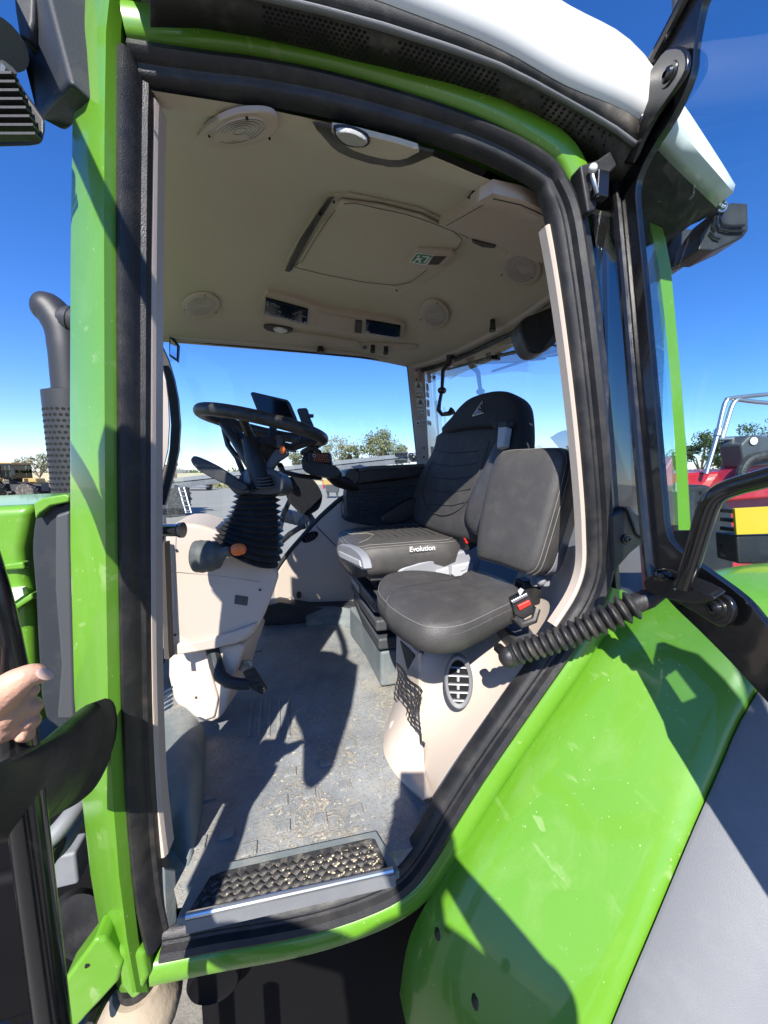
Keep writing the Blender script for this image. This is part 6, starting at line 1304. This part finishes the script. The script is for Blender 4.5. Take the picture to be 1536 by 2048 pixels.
# red implement with tubular guard behind the tractor
o_, X, Y_ = place(1500, 4.6)
imp = empty('red_implement', o_, 'red implement with a galvanised tube guard and hoses behind the tractor', 'farm machine')
def DI(px, py, d): return D(px, py, d)
obj('body', *g_prism([DI(a, b, 4.6) for a, b in ((1300, 962), (1330, 948), (1370, 946), (1480, 941), (1700, 935), (1900, 935), (1900, 1250), (1440, 1250), (1420, 1012), (1322, 1010))], FWDH * 1.4), 'machine_red', imp, bevel=.03)
obj('side_shield', *g_prism([DI(a, b, 4.4) for a, b in ((1432, 1005), (1448, 975), (1468, 945), (1484, 926), (1500, 920), (1800, 915), (1800, 980), (1700, 985))], FWDH * .25), 'machine_red', imp, bevel=.04)
obj('end_shield', *g_prism([DI(a, b, 4.5) for a, b in ((1322, 950), (1346, 912), (1352, 990), (1322, 1000))], FWDH * .1), 'machine_red', imp, bevel=.02)
obj('gearbox', *g_prism([DI(a, b, 4.3) for a, b in ((1482, 888), (1500, 870), (1530, 872), (1600, 880), (1600, 925), (1490, 935))], FWDH * .3), 'dark_grey', imp, bevel=.03)
bolt('gearbox_cap', DI(1508, 882, 4.28), -FWDH, .03, imp, 'white_roof')
obj('hydraulic_hose', *g_tube(smooth_path([DI(1482, 962, 4.25), DI(1484, 940, 4.25), DI(1496, 922, 4.25), DI(1520, 912, 4.25), DI(1580, 905, 4.25)], 4), .05, 10), 'rubber', imp)
for k in range(10): p = smooth_path([DI(1483, 958, 4.25), DI(1486, 938, 4.25), DI(1498, 921, 4.25), DI(1524, 911, 4.25)], 4)[k]; obj('hose_ring', *g_sphere(p, (.058, .058, .02), 8, 5), 'rubber', imp)
tubes = [[(1412, 948), (1432, 880), (1446, 820), (1453, 802), (1466, 796), (1560, 786), (1700, 770)], [(1444, 878), (1458, 830), (1466, 808), (1476, 798)], [(1468, 798), (1540, 806), (1700, 812)], [(1436, 878), (1480, 876), (1530, 873)]]
for t_ in tubes: obj('guard_tube', *g_tube(smooth_path([DI(a, b, 4.5) for a, b in t_], 4), .025, 10), 'steel_dull', imp)
obj('tube_clamp', *g_tube([DI(1434, 872, 4.5), DI(1438, 858, 4.5)], .04, 10), 'steel_dull', imp)
obj('drawbar', *g_box(o_ + Vector((-.8, 0, .7)), (1.8, .25, .25)), 'dark_grey', imp, bevel=.02)
for sx in (.2, 2.0): far_wheel(imp, 'wheel', o_ + X * sx + Y_ * .9 + Vector((0, 0, .45)), .45, .35, X, 'light_grey')
# ---------------- trees
leaf_me = {}
def tree(px, dist, ztop, w_, kind, dens, label, seed, trunk=.3, low=.25):
    rnd = random.Random(seed); p = gpt(px, dist); t_ = empty('tree', p, label, 'tree', 'trees beyond the yard')
    mb = MB(); fork = p + Vector((0, 0, ztop * low)); mb.add(*g_tube([p - Vector((0, 0, .1)), p + Vector((rnd.uniform(-.2, .2), 0, ztop * low * .5)), fork], [trunk, trunk * .8, trunk * .65], 8))
    cl = []
    nl = 9
    for k in range(nl):
        a = 2 * math.pi * k / nl + rnd.uniform(-.4, .4); q = rnd.uniform(.35, 1.0); z = ztop * rnd.uniform(.45, .97)
        rr_ = w_ * .5 * q * (1 - .5 * max(0, z / ztop - .6)); e = p + Vector((math.cos(a) * rr_, math.sin(a) * rr_, z)); m_ = fork.lerp(e, .5) + Vector((rnd.uniform(-.5, .5), rnd.uniform(-.5, .5), .5))
        mb.add(*g_tube([fork, m_, e], [trunk * .45, trunk * .25, .05], 6)); cl.append((e, w_ * rnd.uniform(.13, .24)))
        cl.append((m_.lerp(e, .5) + Vector((rnd.uniform(-1, 1), rnd.uniform(-1, 1), rnd.uniform(-.3, .8))) * w_ * .1, w_ * rnd.uniform(.10, .20)))
        cl.append((e + Vector((rnd.uniform(-1, 1), rnd.uniform(-1, 1), rnd.uniform(-.6, .3))) * w_ * .16, w_ * rnd.uniform(.08, .15)))
    mb.build('trunk', 'bark', t_)
    lv_ = MB(); s = dist * 1.5 / F * 1.35
    for c_, r_ in cl:
        for i in range(int(dens * 80)):
            d_ = Vector((rnd.gauss(0, 1), rnd.gauss(0, 1), rnd.gauss(0, .75))); d_ = d_.normalized() * r_ * rnd.random() ** .45
            q = c_ + d_; u = Vector((rnd.gauss(0, 1), rnd.gauss(0, 1), rnd.gauss(0, 1))).normalized(); v = u.cross(Vector((rnd.gauss(0, 1), rnd.gauss(0, 1), rnd.gauss(0, 1)))).normalized(); k = s * rnd.uniform(.6, 1.5)
            lv_.add([q + u * k, q + v * k * .55, q - u * k, q - v * k * .55], [(0, 1, 2, 3)])
    lv_.build('crown', kind, t_, smooth=0)
tree(760, 85, 11.6, 11, 'leaf_grey', 1.5, 'broad olive-green tree, the fullest above the armrest by the far pillar', 1)
tree(795, 92, 11.2, 9, 'leaf_grey', 1.3, 'olive tree just left of the far rear pillar, crown touching the broad one', 2)
tree(678, 80, 9.8, 6.5, 'leaf_pale', .45, 'thin half-bare pale tree just right of the steering wheel', 3, trunk=.22)
tree(704, 88, 8.8, 6, 'leaf_grey', .9, 'low grey-green tree between the half-bare tree and the broad one', 4)
tree(642, 84, 7.6, 5.5, 'leaf_pale', .5, 'small pale tree behind the keypad and joystick', 5)
tree(598, 86, 6.8, 6, 'leaf_pale', .55, 'small pale wispy tree seen under the steering wheel rim', 6)
tree(1402, 58, 7.6, 7.5, 'leaf_dark', 1.6, 'dark green rounded tree beside the green corner pillar behind the door glass', 7)
tree(1452, 60, 7.2, 6.5, 'leaf_dark', 1.3, 'dark green tree behind the galvanised tube guard', 8)
tree(1512, 52, 8.2, 8, 'leaf_dark', 1.4, 'tallest dark tree above the black gearbox at the right edge', 9)
tree(1330, 62, 6.6, 6, 'leaf_dark', 1.2, 'dark tree seen through the tinted quarter glass', 10)
tree(78, 62, 5.0, 4.5, 'leaf_pale', .5, 'small bare-looking tree right of the yellow tractor', 11, trunk=.15)
tree(1066, 90, 8.4, 6, 'leaf_grey', 1.2, 'treetop between the two seat backs through the rear window', 12)
tree(1146, 80, 8.2, 6, 'leaf_grey', 1.0, 'treetop right of the instructor seat back', 13)
# low scrub along the edge of the yard
sb = MB(); rnd = random.Random(5)
for i in range(900):
    px = rnd.uniform(395, 500) if i < 600 else rnd.uniform(-10, 130); d = rnd.uniform(50, 60) if i < 600 else rnd.uniform(58, 66); p = gpt(px, d) + Vector((0, 0, rnd.uniform(0, 1.3 if i < 600 else .7)))
    u = Vector((rnd.gauss(0, 1), rnd.gauss(0, 1), rnd.gauss(0, 1))).normalized(); v = u.cross(Vector((rnd.gauss(0, 1), rnd.gauss(0, 1), rnd.gauss(0, 1)))).normalized(); k = rnd.uniform(.12, .35)
    sb.add([p + u * k, p + v * k * .6, p - u * k, p - v * k * .6], [(0, 1, 2, 3)])
o = sb.build('scrub', 'scrub', smooth=0); o['kind'] = 'stuff'; o['label'] = 'dry olive scrub along the far edge of the yard'
# distant tree line and low hills as one mass
tl = MB(); rnd = random.Random(9)
for i in range(2600):
    px = rnd.uniform(-400, 2300); d = rnd.uniform(300, 340); p = gpt(px, d) + Vector((0, 0, abs(rnd.gauss(0, 2.4 + 1.3 * math.sin(px * .013)))))
    u = Vector((rnd.gauss(0, 1), rnd.gauss(0, 1), rnd.gauss(0, 1))).normalized(); v = u.cross(Vector((rnd.gauss(0, 1), rnd.gauss(0, 1), rnd.gauss(0, 1)))).normalized(); k = rnd.uniform(.8, 2.2)
    tl.add([p + u * k, p + v * k * .7, p - u * k, p - v * k * .7], [(0, 1, 2, 3)])
o = tl.build('distant_woodland', 'leaf_dark', smooth=0); o['kind'] = 'stuff'; o['label'] = 'thin dark line of distant woodland on the horizon'

# ================================================================== THE PHOTOGRAPHER
def cf(lat, fh, z): return RIGHT * lat + FWDH * fh + Vector((0, 0, H + z))
def remesh(o, v, it=2):
    md = o.modifiers.new('join', 'REMESH'); md.mode = 'VOXEL'; md.voxel_size = v; md.use_smooth_shade = True
    ms = o.modifiers.new('soft', 'SMOOTH'); ms.iterations = it; ms.factor = .5
body = MB()
# left hand on the rail: thumb on the near side, fingers round from behind
hd = [D(-70, 1440, .40), D(-30, 1408, .395), D(2, 1392, .392)]
body.add(*g_tube(smooth_path([D(-20, 1412, .395), D(14, 1380, .385), D(44, 1358, .385), D(62, 1350, .39), D(80, 1350, .396), D(95, 1353, .402)], 3), [.019, .0185, .018, .0175, .016, .015, .0135, .0125, .012, .0118, .0115, .0108, .010, .009, .0075, .005], 12))
for i, (y, r_) in enumerate(((1380, .0090), (1411, .0092), (1441, .0088), (1468, .0078))):
    x = (58, 66, 62, 52)[i]
    body.add(*g_tube(smooth_path([D(-40, y + 12, .445), D(0, y + 2, .468), D(x - 14, y - 2, .470), D(x + 2, y, .452), D(x, y + 3, .428), D(x - 16, y + 5, .414)], 3), [r_ * 1.15] * 6 + [r_ * 1.08] * 3 + [r_] * 4 + [r_ * .9, r_ * .8, r_ * .5], 10))
body.add(*g_tube(smooth_path([D(-130, 1500, .40), D(-80, 1462, .405), D(-36, 1425, .41), D(0, 1400, .415), D(18, 1392, .42)], 3), [.030, .031, .032, .034, .035, .035, .035, .034, .032, .029, .025, .020, .012], 14))
body.add(*g_sphere(D(14, 1412, .408), (.020, .022, .026), 12, 8)); body.add(*g_sphere(D(2, 1440, .412), (.020, .022, .026), 12, 8))
wr = D(-130, 1500, .40)
el_l, sh_l = cf(-.45, -.06, -.34), cf(-.24, -.42, -.12)
body.add(*g_tube(smooth_path([wr + (D(-80, 1462, .405) - wr) * .5, wr, wr.lerp(el_l, .5), el_l, el_l.lerp(sh_l, .5), sh_l], 3), [.028, .028, .029, .030, .034, .038, .042, .044, .045, .045, .046, .048, .050, .052, .055, .058], 14))
# right arm with the hand under the phone
el_r, sh_r, hr = cf(.23, -.15, -.34), cf(.16, -.42, -.12), cf(.0, -.035, -.13)
body.add(*g_tube(smooth_path([hr, hr.lerp(el_r, .3), hr.lerp(el_r, .65), el_r, el_r.lerp(sh_r, .5), sh_r], 3), [.034, .030, .028, .030, .034, .038, .042, .044, .045, .045, .046, .048, .050, .052, .055, .058], 14))
body.add(*g_sphere(hr + Vector((0, 0, .01)), (.042, .03, .045), 14, 10))
for i in range(4):
    z = -.075 - i * .021; body.add(*g_tube([cf(.02, -.05, z - .02), cf(-.055, -.038, z), cf(-.068, -.018, z), cf(-.060, -.006, z)], [.010, .0095, .009, .008], 8))
body.add(*g_tube([cf(.02, -.05, -.12), cf(.03, -.04, -.09), cf(.022, -.025, -.065)], [.012, .011, .009], 8))
# head, neck
hc = cf(-.04, -.41, .15)
body.add(*g_sphere(hc, (.078, .098, .118), 20, 14, (RIGHT, FWDH, Vector((0, 0, 1)))))
body.add(*g_sphere(hc + FWDH * .03 - Vector((0, 0, .065)), (.055, .06, .055), 14, 10, (RIGHT, FWDH, Vector((0, 0, 1)))))
body.add(*g_tube([hc + FWDH * .09 + Vector((0, 0, .025)), hc + FWDH * .118 - Vector((0, 0, .02)), hc + FWDH * .10 - Vector((0, 0, .03))], [.010, .014, .010], 8))
for s in (-1, 1): body.add(*g_sphere(hc + RIGHT * s * .078, (.012, .022, .032), 10, 8, (RIGHT, FWDH, Vector((0, 0, 1)))))
body.add(*g_tube([hc - Vector((0, 0, .08)), cf(-.03, -.43, -.06)], [.052, .058], 14))
body.add(*g_tube([cf(-.03, -.43, -.04), cf(-.03, -.44, -.3), cf(-.03, -.40, -.56)], [.08, .13, .12], 14))
for s in (-.16, .12):
    body.add(*g_tube([cf(s * .8 + .0, -.40, -.58), cf(s, -.05, -.92), cf(s, .17, -1.32)], [.085, .055, .042], 12))
person = body.build('person', 'skin', None, smooth=180); remesh(person, .0024, 1)
tag(person, 'person whose bare left hand grips the black grab rail at the left edge', 'person')
sh = MB()
def oval(c, a, b, n=20): return ell(c, RIGHT * a, FWDH * b, n)
sh.add(*g_rings([oval(cf(-.035, f_, z), a, b) for z, f_, a, b in ((-.04, -.43, .075, .07), (-.065, -.43, .14, .09), (-.115, -.43, .215, .115), (-.19, -.44, .215, .13), (-.36, -.43, .20, .13), (-.50, -.41, .19, .13), (-.62, -.39, .19, .135), (-.66, -.38, .185, .13))]))
for s, e in ((sh_l, el_l), (sh_r, el_r)):
    sh.add(*g_tube([s.lerp(e, -.15), s, s.lerp(e, .5), s.lerp(e, .82)], [.062, .072, .064, .062], 14))
shirt = sh.build('shirt', 'shirt', person, smooth=180); remesh(shirt, .010, 3)
tr = MB(); tr.add(*g_rings([oval(cf(-.035, f_, z), a, b) for z, f_, a, b in ((-.58, -.40, .18, .125), (-.66, -.38, .19, .135), (-.76, -.30, .185, .135))]))
for s in (-.16, .12): tr.add(*g_tube([cf(s * .8, -.39, -.64), cf(s, -.05, -.92), cf(s, .16, -1.30)], [.10, .075, .062], 14))
trs = tr.build('trousers', 'denim', person, smooth=180); remesh(trs, .010, 3)
bo = MB()
for s in (-.16, .12):
    bo.add(*g_tube([cf(s, .155, -1.26), cf(s, .17, -1.34)], [.060, .058], 12)); bo.add(*g_sphere(cf(s, .24, -1.335), (.05, .135, .042), 14, 8, (RIGHT, FWDH, Vector((0, 0, 1)))))
bt = bo.build('boots', 'boot', person, smooth=180); remesh(bt, .008, 2)
hr_ = obj('hair', *g_sphere(hc - FWDH * .012 + Vector((0, 0, .022)), (.086, .102, .112), 20, 14, (RIGHT, FWDH, Vector((0, 0, 1)))), 'hair', person, smooth=180)
for s in (-.03, .03):
    obj('eye', *g_sphere(hc + RIGHT * s + FWDH * .090 + Vector((0, 0, .012)), .011, 10, 8), 'white_print', person)
obj('mouth', *g_sphere(hc + FWDH * .088 - Vector((0, 0, .058)), (.022, .008, .006), 10, 6, (RIGHT, FWDH, Vector((0, 0, 1)))), 'nail', person)
tn_ = D(96, 1351, .392); obj('thumbnail', *g_sphere(D(90, 1348, .3915), (.0085, .0065, .003), 12, 8, ((D(98, 1352, .398) - D(80, 1349, .392)).normalized(), UP.copy(), -FWD)), 'nail', person)
phn = obj('phone', *g_box(cf(-.0225, -.016, -.0575), (.075, .008, .155), (RIGHT, FWDH, Vector((0, 0, 1)))), 'black_paint', None, bevel=.006)
tag(phn, 'phone held upright by the photographer, its shadow falling on the door seal', 'phone')
